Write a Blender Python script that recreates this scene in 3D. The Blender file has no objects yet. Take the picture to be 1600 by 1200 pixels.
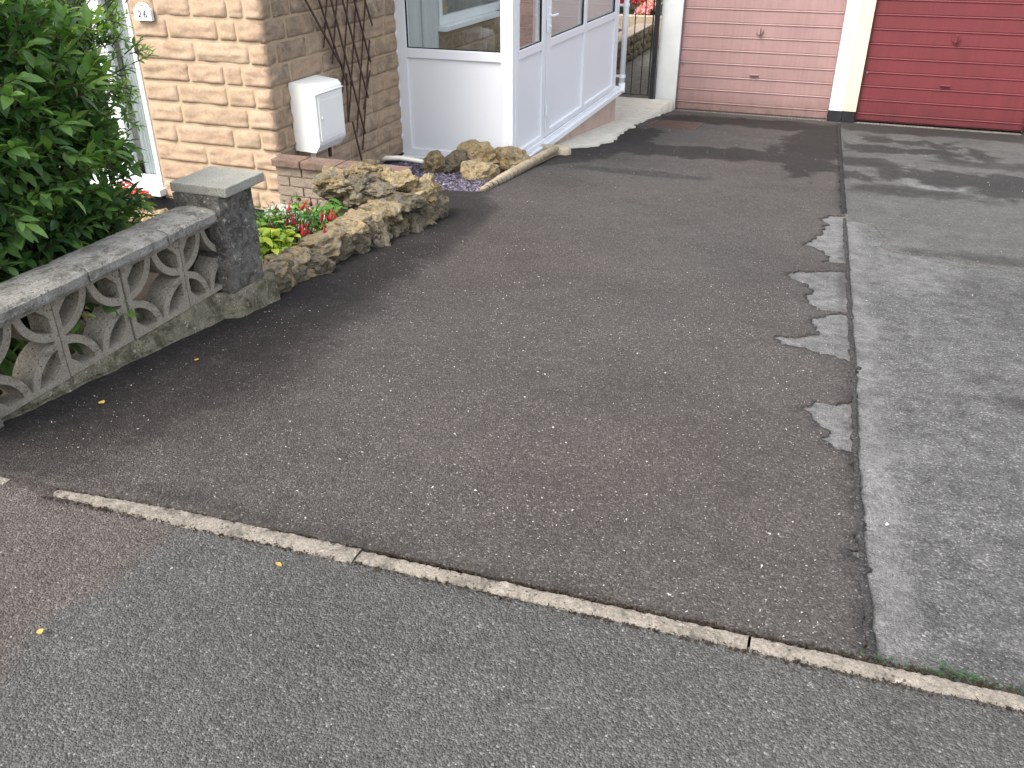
import bpy, bmesh, math, random
from mathutils import Vector, Matrix, noise
from mathutils.geometry import delaunay_2d_cdt, tessellate_polygon

# ------------------------------------------------------------------ camera, sky, sun
S = bpy.context.scene
C = S.collection
cd = bpy.data.cameras.new('camera'); cam = bpy.data.objects.new('camera', cd); C.objects.link(cam)
cam.location = (0, 0, 1.4)
cd.sensor_width = 36; cd.lens = 36 * 1349 / 1600; cd.clip_start = .05; cd.clip_end = 2000
cam.rotation_euler = (Matrix.Rotation(math.radians(20.14), 3, 'Z') @ Matrix.Rotation(math.radians(90 - 28.95), 3, 'X')).to_euler()
S.camera = cam
S.render.resolution_x, S.render.resolution_y = 1024, 768
SUN = Vector((-.50, -.74, 1.15)).normalized()
w = bpy.data.worlds.new('World'); S.world = w; w.use_nodes = True
nt = w.node_tree; sky = nt.nodes.new('ShaderNodeTexSky'); sky.sky_type = 'NISHITA'; sky.sun_disc = False
sky.sun_elevation = math.asin(SUN.z); sky.sun_rotation = math.atan2(SUN.x, SUN.y)
sky.air_density = 1.0; sky.dust_density = 4.0; sky.ozone_density = .6
bg = nt.nodes['Background']; bg.inputs['Strength'].default_value = .15
hs = nt.nodes.new('ShaderNodeHueSaturation'); hs.inputs['Saturation'].default_value = .42   # thin overcast: greyer than a clear sky
nt.links.new(sky.outputs[0], hs.inputs['Color']); nt.links.new(hs.outputs[0], bg.inputs['Color'])
sl = bpy.data.lights.new('sun', 'SUN'); sl.energy = .95; sl.angle = math.radians(34); sl.color = (1, .94, .85)
so = bpy.data.objects.new('sun', sl); C.objects.link(so); so.rotation_euler = SUN.to_track_quat('Z', 'Y').to_euler()
so.location = (0, 0, 8)
S.view_settings.view_transform = 'Standard'; S.view_settings.look = 'None'; S.view_settings.gamma = 1
S.view_settings.exposure = 1.66

# ------------------------------------------------------------------ helpers
random.seed(7)
U = random.uniform
def link(o, parent=None):
    C.objects.link(o)
    if parent: o.parent = parent
    return o
def tag(o, label=None, cat=None, group=None, kind=None):
    if label: o['label'] = label
    if cat: o['category'] = cat
    if group: o['group'] = group
    if kind: o['kind'] = kind
    return o
def thing(name, label, cat, loc=(0, 0, 0), group=None):
    o = bpy.data.objects.new(name, None); link(o); o.location = loc; o.empty_display_size = .1
    return tag(o, label, cat, group)
class MB:
    def __init__(s): s.v = []; s.f = []; s.a = {}
    def add(s, vs, fs):
        n = len(s.v); s.v += [tuple(v) for v in vs]; s.f += [tuple(i + n for i in f) for f in fs]; return s
    def box(s, x0, x1, y0, y1, z0, z1, b=0):
        if b <= 0:
            vs = [(x, y, z) for z in (z0, z1) for y in (y0, y1) for x in (x0, x1)]
            return s.add(vs, [(0, 2, 3, 1), (4, 5, 7, 6), (0, 1, 5, 4), (2, 6, 7, 3), (0, 4, 6, 2), (1, 3, 7, 5)])
        bm = bmesh.new(); bmesh.ops.create_cube(bm, size=1)
        for v in bm.verts: v.co = Vector(((x0 + x1) / 2 + v.co.x * (x1 - x0), (y0 + y1) / 2 + v.co.y * (y1 - y0), (z0 + z1) / 2 + v.co.z * (z1 - z0)))
        bmesh.ops.bevel(bm, geom=bm.edges[:], offset=b, segments=2, affect='EDGES', profile=.6)
        return s.bm(bm)
    def bm(s, bm):
        bm.verts.index_update()
        s.add([v.co for v in bm.verts], [[v.index for v in f.verts] for f in bm.faces]); bm.free(); return s
    def tube(s, pts, r, n=8, cap=True):
        pts = [Vector(p) for p in pts]; rs = r if isinstance(r, (list, tuple)) else [r] * len(pts)
        vs = []; fs = []; prev = None
        for i, p in enumerate(pts):
            t = (pts[min(i + 1, len(pts) - 1)] - pts[max(i - 1, 0)]).normalized()
            a = prev if prev is not None else (Vector((0, 0, 1)) if abs(t.z) < .9 else Vector((1, 0, 0)))
            u = (a - t * a.dot(t)).normalized(); prev = u; v = t.cross(u)
            for k in range(n):
                an = 2 * math.pi * k / n; vs.append(p + (u * math.cos(an) + v * math.sin(an)) * rs[i])
        for i in range(len(pts) - 1):
            for k in range(n): fs.append((i * n + k, i * n + (k + 1) % n, (i + 1) * n + (k + 1) % n, (i + 1) * n + k))
        if cap: fs += [tuple(range(n))[::-1], tuple(range((len(pts) - 1) * n, len(pts) * n))]
        return s.add(vs, fs)
    def prism(s, loops, fn, d0, d1):
        """loops: outer then holes as 2d points, fn(u,v,d)->xyz"""
        tri = tessellate_polygon([[Vector((p[0], p[1], 0)) for p in l] for l in loops])
        fl = [p for l in loops for p in l]; n = len(fl)
        vs = [fn(p[0], p[1], d0) for p in fl] + [fn(p[0], p[1], d1) for p in fl]
        fs = [t for t in tri] + [tuple(i + n for i in t[::-1]) for t in tri]
        b = 0
        for l in loops:
            m = len(l)
            for i in range(m): fs.append((b + i, b + (i + 1) % m, b + (i + 1) % m + n, b + i + n))
            b += m
        return s.add(vs, fs)
    def mesh(s, name, smooth=False, fix=True):
        me = bpy.data.meshes.new(name); me.from_pydata(s.v, [], s.f)
        if fix:
            bm = bmesh.new(); bm.from_mesh(me); bmesh.ops.recalc_face_normals(bm, faces=bm.faces[:]); bm.to_mesh(me); bm.free()
        if smooth: me.polygons.foreach_set('use_smooth', [True] * len(me.polygons))
        me.update(); return me
    def build(s, name, mat, parent=None, smooth=False, fix=True):
        me = s.mesh(name, smooth, fix); me.materials.append(mat)
        return link(bpy.data.objects.new(name, me), parent)
def part(name, me, mat, parent, loc=None, rot=None):
    if mat and not me.materials: me.materials.append(mat)
    o = bpy.data.objects.new(name, me); link(o, parent)
    if loc is not None: o.location = loc
    if rot is not None: o.rotation_euler = rot
    return o
def gz(y): return -.1045 * (y - 1.45) if y > 1.45 else 0.
def ss(a, b, x):
    t = max(0, min(1, (x - a) / (b - a))); return t * t * (3 - 2 * t)
def fbm(x, y, z=0, o=4): return noise.fractal(Vector((x, y, z)), 1., 2., o)

# ------------------------------------------------------------------ node materials
class NT:
    def __init__(s, name):
        s.m = bpy.data.materials.new(name); s.m.use_nodes = True; s.t = s.m.node_tree
        s.p = s.t.nodes['Principled BSDF']; s.out = s.t.nodes['Material Output']
        s.co = s.t.nodes.new('ShaderNodeTexCoord').outputs['Object']
    def n(s, ty, ins=None, **kw):
        nd = s.t.nodes.new('ShaderNode' + ty)
        for k, v in kw.items(): setattr(nd, k, v)
        for k, v in (ins or {}).items(): s.set(nd.inputs[k], v)
        return nd
    def set(s, sock, v):
        if isinstance(v, bpy.types.NodeSocket): s.t.links.new(v, sock)
        elif isinstance(v, (tuple, list)) and len(v) == 3 and sock.type == 'RGBA': sock.default_value = (*v, 1)
        else: sock.default_value = v
    def noise(s, scale, detail=4, rough=.6, co=None, dist=0):
        return s.n('TexNoise', {'Vector': co or s.co, 'Scale': scale, 'Detail': detail, 'Roughness': rough, 'Distortion': dist}).outputs['Fac']
    def vor(s, scale, co=None, feature='F1', rand=1):
        return s.n('TexVoronoi', {'Vector': co or s.co, 'Scale': scale, 'Randomness': rand}, feature=feature)
    def ramp(s, f, stops, interp='LINEAR'):
        nd = s.n('ValToRGB', {'Fac': f}); r = nd.color_ramp; r.interpolation = interp
        while len(r.elements) < len(stops): r.elements.new(.5)
        for e, (p, c) in zip(r.elements, stops):
            e.position = p; e.color = (*c, 1) if isinstance(c, (tuple, list)) else (c, c, c, 1)
        return nd.outputs['Color']
    def mix(s, f, a, b, mode='MIX'):
        nd = s.n('Mix', data_type='RGBA', blend_type=mode); s.set(nd.inputs[0], f); s.set(nd.inputs[6], a); s.set(nd.inputs[7], b)
        return nd.outputs[2]
    def math(s, op, a, b=0., c=0.):
        nd = s.n('Math', operation=op); s.set(nd.inputs[0], a); s.set(nd.inputs[1], b)
        if op in ('MULTIPLY_ADD',): s.set(nd.inputs[2], c)
        return nd.outputs[0]
    def attr(s, name): return s.n('Attribute', attribute_name=name).outputs['Fac']
    def sep(s, c): return s.n('SeparateColor', {'Color': c}).outputs
    def bump(s, h, dist=.01, strength=1., normal=None):
        i = {'Height': h, 'Distance': dist, 'Strength': strength}
        if normal: i['Normal'] = normal
        return s.n('Bump', i).outputs['Normal']
    def scaled(s, v):
        return s.n('Mapping', {'Vector': s.co, 'Scale': v}).outputs[0]
    def orand(s): return s.n('ObjectInfo').outputs['Random']
    def fin(s, col=None, rough=.8, normal=None, spec=.5, metal=0):
        if col is not None: s.set(s.p.inputs['Base Color'], col)
        s.set(s.p.inputs['Roughness'], rough); s.set(s.p.inputs['Specular IOR Level'], spec); s.set(s.p.inputs['Metallic'], metal)
        if normal: s.set(s.p.inputs['Normal'], normal)
        return s.m

def asphalt(name, stops, tintc, palec, chip=.985, scale=170, bump=.004, chipc=(.34, .325, .30), big=1.2, mott=.82):
    t = NT(name)
    v = t.vor(scale); r = t.sep(v.outputs['Color'])
    col = t.ramp(r[0], stops)
    v2 = t.vor(scale * .55)
    r2 = t.sep(v2.outputs['Color'])
    ch = t.math('MULTIPLY', t.math('GREATER_THAN', r2[0], chip), t.math('LESS_THAN', v2.outputs['Distance'], t.math('MULTIPLY_ADD', r2[2], .22, .12)))
    g = t.noise(big, 6, .6)
    col = t.mix(t.attr('tint'), col, t.mix(1., col, tintc, 'MULTIPLY'))
    nf = t.noise(75, 4, .8)
    pf = t.math('MULTIPLY', t.math('ADD', t.math('MULTIPLY', t.attr('pale'), 1.25), t.math('MULTIPLY_ADD', nf, -1.5, .45)), 2.2)
    pf = t.n('Clamp', {'Value': pf}).outputs[0]
    col = t.mix(t.math('MULTIPLY', pf, .85), col, t.mix(r[1], palec, tuple(c * .5 for c in palec)))
    col = t.mix(1., col, t.ramp(g, [(.25, .78), (.5, 1.), (.75, 1.16)]), 'MULTIPLY')
    col = t.mix(1., col, t.ramp(t.noise(11, 8, .8), [(.3, mott), (.5, 1.), (.7, 2 - mott)]), 'MULTIPLY')
    col = t.mix(ch, col, t.mix(r2[1], chipc, tuple(c * .5 for c in chipc)))
    da = t.attr('damp_shade')
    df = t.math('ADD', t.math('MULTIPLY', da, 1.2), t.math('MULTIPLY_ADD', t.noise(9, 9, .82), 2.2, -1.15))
    damp_shade = t.n('Clamp', {'Value': t.math('MULTIPLY', df, t.n('Clamp', {'Value': t.math('MULTIPLY', da, 3.)}).outputs[0])}).outputs[0]
    col = t.mix(damp_shade, col, t.mix(1., col, (.38, .365, .365), 'MULTIPLY'))
    rough = t.math('MULTIPLY_ADD', damp_shade, -.08, .93)
    h = t.math('ADD', t.math('MULTIPLY', v.outputs['Distance'], -.8), t.math('MULTIPLY', r[2], .55))
    h = t.math('ADD', h, t.math('MULTIPLY', t.noise(scale * .3, 4, .7), 1.6))
    return t.fin(col, rough, t.bump(h, bump, .9), .2)

M = {}
M['drive'] = asphalt('brown_tarmac', [(0, (.038, .0366, .035)), (.5, (.0625, .0598, .0567)), (.88, (.083, .0788, .0745)), (.97, (.115, .109, .103)), (1, (.17, .163, .154))], (1.04, .94, .905), (.19, .187, .18), .925, 205, .0055)
M['pave'] = asphalt('grey_tarmac', [(0, (.049, .0485, .046)), (.5, (.075, .074, .070)), (.88, (.098, .0965, .0915)), (.97, (.12, .119, .115)), (1, (.17, .168, .16))], (1.09, .94, .91), (.2, .2, .195), .986, 200, .007)
M['old'] = asphalt('old_grey_tarmac', [(0, (.060, .060, .058)), (.45, (.095, .095, .0915)), (.8, (.128, .128, .1235)), (.95, (.18, .18, .175)), (1, (.26, .26, .25))], (.88, .88, .9), (.215, .214, .208), .98, 200, .007, mott=.52)
M['newer'] = asphalt('smooth_dark_tarmac', [(0, (.056, .055, .052)), (.5, (.074, .073, .069)), (.85, (.092, .090, .085)), (1, (.16, .156, .148))], (.9, .9, .9), (.21, .21, .206), .975, 190, .0035, mott=.75)
M['strip'] = asphalt('seam_tarmac', [(0, (.034, .033, .032)), (.5, (.055, .053, .051)), (.9, (.08, .077, .075)), (1, (.15, .147, .142))], (1, 1, 1), (.2, .2, .195), .955, 200, .007)

def stone_wall_mat():
    t = NT('split_stone'); rnd = t.orand()
    base = t.ramp(rnd, [(0, (.37, .272, .185)), (.25, (.395, .292, .20)), (.5, (.385, .28, .198)), (.75, (.41, .307, .212)), (1, (.36, .26, .18))])
    n1 = t.noise(7, 5, .65); n2 = t.noise(45, 4, .7)
    col = t.mix(1., base, t.ramp(n1, [(.3, (.84, .80, .77)), (.5, (1, 1, 1)), (.7, (1.12, 1.10, 1.07))]), 'MULTIPLY')
    col = t.mix(1., col, t.ramp(n2, [(.3, .84), (.7, 1.1)]), 'MULTIPLY')
    g = t.math('MULTIPLY', t.attr('grime'), t.ramp(t.noise(9, 7, .75), [(.40, 0), (.60, .85)]))
    col = t.mix(g, col, (.145, .12, .095))
    sp = t.math('MULTIPLY', t.attr('grime'), t.ramp(t.noise(60, 2, .5), [(.70, 0), (.74, 1)]))
    col = t.mix(t.math('MULTIPLY', sp, .6), col, (.6, .57, .5))
    h = t.math('ADD', t.noise(28, 6, .7), t.math('MULTIPLY', t.noise(140, 3, .6), .25))
    return t.fin(col, .92, t.bump(h, .008, .7), .2)
M['stone'] = stone_wall_mat()
def simple(name, c0, c1, scale=8, rough=.8, bs=80, bd=.003, spec=.4, detail=5, metal=0):
    t = NT(name); col = t.ramp(t.noise(scale, detail, .65), [(.3, c0), (.7, c1)])
    return t.fin(col, rough, t.bump(t.noise(bs, 4, .6), bd, .6), spec, metal)
M['mortar'] = simple('mortar', (.39, .29, .19), (.455, .35, .245), 12, .95, 160, .003, .1)
M['upvc'] = simple('white_upvc', (.78, .80, .83), (.83, .84, .86), 1.5, .30, 5, .0005, .5)
M['panel'] = simple('white_panel', (.78, .795, .82), (.81, .82, .845), .8, .38, 4, .0005, .5)
M['white'] = simple('white_render', (.56, .58, .575), (.66, .67, .66), 3, .8, 60, .003, .3)
M['box'] = simple('meter_box_plastic', (.84, .84, .80), (.87, .87, .84), 2, .45, 40, .0004, .4)
M['cream'] = simple('cream_paint', (.66, .60, .38), (.72, .66, .44), 3, .7, 60, .002, .3)
M['blackp'] = simple('black_paint', (.010, .010, .012), (.022, .022, .024), 6, .65, 60, .002, .3)
M['iron'] = simple('black_iron', (.012, .012, .014), (.025, .025, .027), 20, .45, 90, .001, .5)
M['soil'] = simple('garden_soil', (.020, .015, .011), (.045, .034, .025), 14, .95, 60, .02, .1)
M['plinthpink'] = simple('pink_render', (.42, .30, .25), (.52, .40, .34), 5, .9, 70, .004, .2)
M['trellis'] = simple('brown_stained_wood', (.055, .030, .026), (.10, .058, .048), 25, .7, 120, .002, .3)
M['slabgrey'] = simple('grey_concrete_slab', (.28, .27, .25), (.38, .365, .33), 6, .9, 90, .004, .2)
M['hose'] = simple('cream_plastic', (.62, .60, .50), (.72, .70, .6), 6, .5, 40, .001, .4)
M['rubber'] = simple('dark_gap', (.01, .01, .01), (.015, .015, .015), 6, .8, 40, .0005, .2)
M['hole'] = M['rubber']
M['roof'] = simple('brown_roof_tile', (.10, .065, .05), (.16, .10, .08), 6, .85, 40, .01, .2)
M['felt'] = simple('roof_felt', (.09, .09, .09), (.13, .13, .13), 6, .9, 80, .005, .2)
M['dig'] = simple('dark_digits', (.03, .035, .05), (.05, .055, .07), 6, .6, 40, .0005, .3)
M['steelgrey'] = simple('galvanised_steel', (.13, .127, .118), (.22, .213, .20), 30, .7, 90, .001, .5, 5, .3)
M['rust'] = simple('rusty_iron', (.055, .038, .032), (.11, .068, .052), 14, .85, 90, .003, .3)
M['bark'] = simple('bark', (.06, .045, .03), (.12, .09, .06), 30, .9, 60, .01, .1)
M['plaque'] = simple('plaque_ceramic', (.78, .80, .84), (.84, .85, .88), 6, .3, 40, .0004, .5)
M['clay'] = simple('terracotta_print', (.55, .32, .22), (.62, .38, .28), 6, .5, 40, .0004, .4)

def paint_door(name, c, dirt):
    t = NT(name); n = t.noise(2.2, 6, .6)
    col = t.mix(1., c, t.ramp(n, [(.3, .90), (.7, 1.06)]), 'MULTIPLY')
    col = t.mix(t.ramp(t.noise(70, 3, .7), [(.66, 0), (.74, .35)]), col, tuple(min(1, x * 1.35 + .03) for x in c))
    z = t.n('SeparateXYZ', {'Vector': t.co}).outputs['Z']
    d = t.math('MULTIPLY', t.ramp(t.math('MULTIPLY_ADD', z, -2.2, -1.95), [(0, 0), (.75, 1)]), t.ramp(t.noise(5, 5, .7), [(.3, .25), (.65, 1)]))
    col = t.mix(d, col, dirt)
    st = t.n('TexNoise', {'Vector': t.scaled((26, 1, .8)), 'Scale': 1., 'Detail': 5}).outputs['Fac']
    col = t.mix(1., col, t.ramp(st, [(.3, .92), (.7, 1.05)]), 'MULTIPLY')
    return t.fin(col, .5, t.bump(t.noise(90, 3, .6), .0008, .4), .4)
M['pink'] = paint_door('faded_pink_paint', (.315, .197, .185), (.14, .09, .075))
M['red'] = paint_door('red_door_paint', (.142, .026, .031), (.065, .014, .016))

def lichen_concrete(name, c0, c1, dark, blotch, wh=.60, dk=(.46, .60), spots=.8):
    t = NT(name)
    col = t.ramp(t.noise(7, 7, .75), [(.35, c0), (.65, c1)])
    col = t.mix(1., col, t.ramp(t.noise(150, 3, .75), [(.3, .62), (.5, 1.), (.7, 1.32)]), 'MULTIPLY')
    col = t.mix(t.math('MULTIPLY', t.ramp(t.noise(13, 9, .8, dist=.6), [(dk[0], 0), (dk[1], 1)]), .85), col, dark)
    col = t.mix(t.ramp(t.noise(34, 7, .72), [(wh, 0), (wh + .035, .9)]), col, blotch)
    sp = t.vor(60).outputs['Distance']
    col = t.mix(t.math('MULTIPLY', t.math('LESS_THAN', sp, .22), t.ramp(t.noise(8, 5, .7), [(.46, 0), (.54, spots)])), col, tuple(x * .7 for x in dark))
    h = t.math('ADD', t.noise(70, 6, .75), t.math('MULTIPLY', t.noise(260, 2, .5), .5))
    return t.fin(col, .95, t.bump(h, .012, .9), .15)
M['screen'] = lichen_concrete('weathered_screen_block', (.33, .29, .23), (.43, .385, .315), (.15, .13, .10), (.42, .39, .33), .66, (.52, .68))
M['coping'] = lichen_concrete('weathered_coping', (.30, .285, .255), (.40, .38, .34), (.12, .115, .10), (.52, .50, .45), .60, (.47, .60))
M['pier'] = lichen_concrete('lichen_pier', (.165, .153, .133), (.245, .23, .205), (.055, .051, .044), (.48, .46, .41), .595, (.44, .58))
M['plinth'] = lichen_concrete('mossy_plinth', (.20, .18, .125), (.29, .265, .19), (.075, .07, .045), (.46, .44, .37), .60, (.45, .58))
M['cap'] = lichen_concrete('granular_cap', (.36, .35, .30), (.45, .435, .38), (.25, .24, .20), (.5, .49, .44), .66, (.55, .75), .3)
M['kerb'] = lichen_concrete('kerb_concrete', (.215, .19, .16), (.31, .278, .235), (.085, .078, .067), (.40, .37, .33), .62, (.47, .62))
M['apron'] = lichen_concrete('concrete_path', (.56, .53, .45), (.68, .65, .57), (.27, .25, .18), (.7, .68, .61), .62, (.55, .72), .3)
M['brickpale'] = lichen_concrete('pale_brown_brick', (.24, .195, .15), (.33, .275, .22), (.14, .11, .085), (.36, .33, .28), .66, (.52, .68), .4)
M['copetile'] = lichen_concrete('red_brown_coping', (.175, .115, .09), (.24, .165, .13), (.10, .078, .062), (.30, .255, .21), .63, (.48, .64), .5)
M['rope'] = lichen_concrete('tan_concrete_rope', (.34, .275, .19), (.44, .365, .265), (.17, .135, .085), (.48, .42, .34), .66, (.5, .68), .4)
M['tanstone'] = lichen_concrete('pale_tan_stone', (.48, .42, .30), (.58, .515, .385), (.28, .235, .155), (.6, .55, .44), .68, (.55, .75), .3)
M['grit'] = simple('pale_grit', (.34, .33, .31), (.58, .57, .54), 40, .8, 90, .001, .3)
M['sillstone'] = lichen_concrete('dirty_threshold', (.13, .125, .105), (.20, .19, .165), (.06, .057, .045), (.3, .29, .26), .64, (.48, .64), .4)

def rock_mat(name, a, b, c, lich):
    t = NT(name)
    rr = t.orand()
    co = t.n('VectorMath', {0: t.co, 1: t.n('CombineXYZ', {'X': t.math('MULTIPLY', rr, 37.)}).outputs[0]}, operation='ADD').outputs[0]
    n1 = t.noise(16, 9, .75, co)
    col = t.ramp(n1, [(.28, c), (.45, a), (.62, b), (.8, tuple(x * 1.1 for x in b))])
    z = t.n('SeparateXYZ', {'Vector': t.n('NewGeometry').outputs['Normal']}).outputs['Z']
    lf = t.math('MULTIPLY', t.ramp(t.noise(18, 8, .75, co), [(.46, 0), (.56, 1)]), t.ramp(z, [(0, .5), (.8, .8)]))
    col = t.mix(lf, col, t.mix(t.ramp(t.noise(50, 3, .6, co), [(.4, 0), (.6, 1)]), lich, tuple(x * .45 for x in lich)))
    col = t.mix(t.ramp(t.noise(38, 6, .75, co), [(.36, .9), (.44, 0)]), col, tuple(x * .25 for x in a))
    col = t.mix(1., col, t.ramp(rr, [(0, .82), (1, 1.12)]), 'MULTIPLY')
    h = t.math('ADD', t.noise(48, 8, .8, co), t.math('MULTIPLY', t.vor(40, co).outputs['Distance'], -.5))
    return t.fin(col, .95, t.bump(h, .022, 1.), .12)
M['rock'] = rock_mat('golden_limestone', (.265, .195, .10), (.42, .315, .16), (.075, .060, .038), (.27, .26, .215))
M['rockm'] = rock_mat('mossy_limestone', (.165, .135, .088), (.26, .21, .135), (.06, .05, .035), (.21, .20, .165))
M['rockt'] = rock_mat('tan_limestone', (.38, .285, .155), (.52, .405, .235), (.17, .12, .062), (.36, .325, .25))

def leaf_mat(name, stops, tr=.25, rough=.4):
    t = NT(name)
    col = t.ramp(t.attr('lc'), stops)
    col = t.mix(1., col, t.ramp(t.noise(30, 3, .6), [(.3, .8), (.7, 1.15)]), 'MULTIPLY')
    t.fin(col, rough, None, .4)
    tl = t.n('BsdfTranslucent', {'Color': t.mix(1., col, (1.3, 1.5, .6), 'MULTIPLY')})
    mx = t.n('MixShader', {'Fac': tr, 1: t.p.outputs[0], 2: tl.outputs[0]})
    t.t.links.new(mx.outputs[0], t.out.inputs['Surface']); return t.m
M['leaf'] = leaf_mat('shrub_leaf', [(0, (.026, .064, .022)), (.35, (.058, .132, .040)), (.65, (.108, .212, .055)), (.85, (.17, .30, .065)), (1, (.28, .40, .08))], .32, .36)
M['leafb'] = leaf_mat('bright_leaf', [(0, (.05, .13, .03)), (.5, (.10, .24, .045)), (.8, (.28, .42, .06)), (1, (.55, .6, .07))], .3, .45)
M['petal'] = leaf_mat('petals', [(0, (.30, .012, .03)), (.4, (.52, .02, .04)), (.7, (.70, .06, .04)), (.9, (.78, .34, .36)), (1, (.80, .42, .45))], .25, .5)
M['dryleaf'] = leaf_mat('dry_leaf', [(0, (.45, .22, .04)), (1, (.70, .48, .10))], .2, .6)

def slate_mat():
    t = NT('plum_slate'); col = t.ramp(t.attr('lc'), [(0, (.045, .036, .052)), (.5, (.105, .088, .125)), (.85, (.19, .17, .22)), (1, (.30, .28, .32))])
    return t.fin(col, .6, t.bump(t.noise(90, 3, .6), .002, .5), .4)
M['slate'] = slate_mat()
def glass_mat():
    t = NT('window_glass')
    g = t.n('BsdfGlossy', {'Roughness': .015, 'Color': (.95, .97, 1)}); tr = t.n('BsdfTransparent', {'Color': (.90, .92, .915)})
    bf = t.n('NewGeometry').outputs['Backfacing']
    fr = t.n('Fresnel', {'IOR': t.math('MULTIPLY_ADD', bf, 1 / 1.5 - 1.5, 1.5)}).outputs[0]
    mx = t.n('MixShader', {'Fac': t.math('MULTIPLY_ADD', fr, 1.0, .01), 1: tr.outputs[0], 2: g.outputs[0]})
    t.t.links.new(mx.outputs[0], t.out.inputs['Surface']); return t.m
M['glass'] = glass_mat()
def curtain_mat():
    t = NT('pale_curtain')
    st = t.n('TexNoise', {'Vector': t.scaled((40, 40, .3)), 'Scale': 1., 'Detail': 3}).outputs['Fac']
    return t.fin(t.ramp(st, [(.3, (.50, .525, .53)), (.7, (.63, .65, .65))]), .85, None, .2)
M['curtain'] = curtain_mat()
def poly_mat():
    t = NT('translucent_polycarbonate'); tr = t.n('BsdfTranslucent', {'Color': (.9, .92, .92)}); tp = t.n('BsdfTransparent', {'Color': (.9, .92, .92)})
    m1 = t.n('MixShader', {'Fac': .45, 1: tr.outputs[0], 2: tp.outputs[0]}); t.fin((.8, .82, .82), .3)
    m2 = t.n('MixShader', {'Fac': .85, 1: t.p.outputs[0], 2: m1.outputs[0]}); t.t.links.new(m2.outputs[0], t.out.inputs['Surface']); return t.m
M['poly'] = poly_mat()

# ------------------------------------------------------------------ ground sheets
def pip(x, y, poly):
    c = False; j = len(poly) - 1
    for i in range(len(poly)):
        xi, yi = poly[i]; xj, yj = poly[j]
        if (yi > y) != (yj > y) and x < (xj - xi) * (y - yi) / (yj - yi) + xi: c = not c
        j = i
    return c
def resample(poly, step, amp, seed, closed=True, freq=9):
    out = []; n = len(poly)
    for i in range(n if closed else n - 1):
        a = Vector(poly[i]); b = Vector(poly[(i + 1) % n]); L = (b - a).length; k = max(1, int(L / step))
        nr = Vector((-(b - a).y, (b - a).x)) / (L or 1)
        for j in range(k):
            p = a.lerp(b, j / k)
            d = amp * (fbm(p.x * freq, p.y * freq, seed) + .6 * fbm(p.x * freq * 4, p.y * freq * 4, seed + 5)) if (j or amp) else 0
            p = p + nr * d; out.append((p.x, p.y))
    if not closed: out.append(tuple(poly[-1]))
    return out
def sheet(name, poly, zf, mat, grid=.05, paint=None, skirt=.0, holes=(), zbump=.002):
    pts = [Vector(p) for p in poly]; ed = [(i, (i + 1) % len(poly)) for i in range(len(poly))]
    xs = [p[0] for p in poly]; ys = [p[1] for p in poly]
    x = min(xs) + grid * .5
    while x < max(xs):
        y = min(ys) + grid * .5
        while y < max(ys):
            if pip(x, y, poly): pts.append(Vector((x + U(-.2, .2) * grid, y + U(-.2, .2) * grid)))
            y += grid if y < 6 else grid * 1.5
        x += grid
    vs, _, fs, *_ = delaunay_2d_cdt(pts, ed, [], 1, 1e-6)
    V3 = [(v.x, v.y, zf(v.x, v.y) + zbump * fbm(v.x * 3, v.y * 3, 1.3)) for v in vs]
    F = [tuple(f) for f in fs]
    cols = None
    if paint: cols = [paint(v.x, v.y) for v in vs]
    if skirt:
        cnt = {}
        for f in F:
            for i in range(len(f)):
                a, b = f[i], f[(i + 1) % len(f)]; cnt.setdefault((min(a, b), max(a, b)), []).append((a, b))
        low = {}
        for k, l in cnt.items():
            if len(l) == 1:
                a, b = l[0]
                for q in (a, b):
                    if q not in low:
                        low[q] = len(V3); V3.append((V3[q][0], V3[q][1], V3[q][2] - skirt))
                        if cols: cols.append(cols[q])
                F.append((b, a, low[a], low[b]))
    me = bpy.data.meshes.new(name); me.from_pydata(V3, [], F); me.materials.append(mat)
    if cols:
        for i, an in enumerate(('damp_shade', 'pale', 'tint')):
            at = me.attributes.new(an, 'FLOAT', 'POINT'); at.data.foreach_set('value', [c[i] for c in cols])
    me.polygons.foreach_set('use_smooth', [True] * len(me.polygons))
    me.update()
    o = link(bpy.data.objects.new(name, me)); o['kind'] = 'structure'; return o

# big terrain reaching the horizon, following the fall of the plot
m = MB(); ys = [-900, -30, 1.2, 13.2, 30, 900]; zs = [-.4, -.4, -.45, -1.7, -1.7, -1.7]; xsr = [-900, 900]
for y, z in zip(ys, zs): m.v += [(-900, y, z), (900, y, z)]
m.f = [(2 * i, 2 * i + 1, 2 * i + 3, 2 * i + 2) for i in range(5)]
tag(m.build('ground', M['soil'], fix=False), kind='structure')

def p_pave(x, y):
    # reddish repair in the footway: left of a wavering diagonal edge
    e = -1.45 + .03 * fbm(x * 6, y * 6) + (.02 if y > 1.2 else .0)
    red = 1 - ss(e - .015, e + .02, x)
    return (.55 * ss(.12, .0, 1.40 - y + .04 * fbm(x * 8, 0)) * (1 if x < -1.7 else .3), .06 * max(0, fbm(x * 2, y * 2)), red)
sheet('pavement', [(-4, -1.4), (2.6, -1.4), (2.6, 1.60), (.6, 1.475), (0, 1.45), (-.9, 1.42), (-1.79, 1.37), (-1.83, 1.39), (-2.0, 1.40), (-2.5, 1.40), (-4, 1.40)], lambda x, y: 0., M['pave'], .06, p_pave, .0, zbump=.003)
m = MB().box(-40, 40, -8, -1.53, -.14, -.104); tag(m.build('road', M['pave']), kind='structure')

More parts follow.
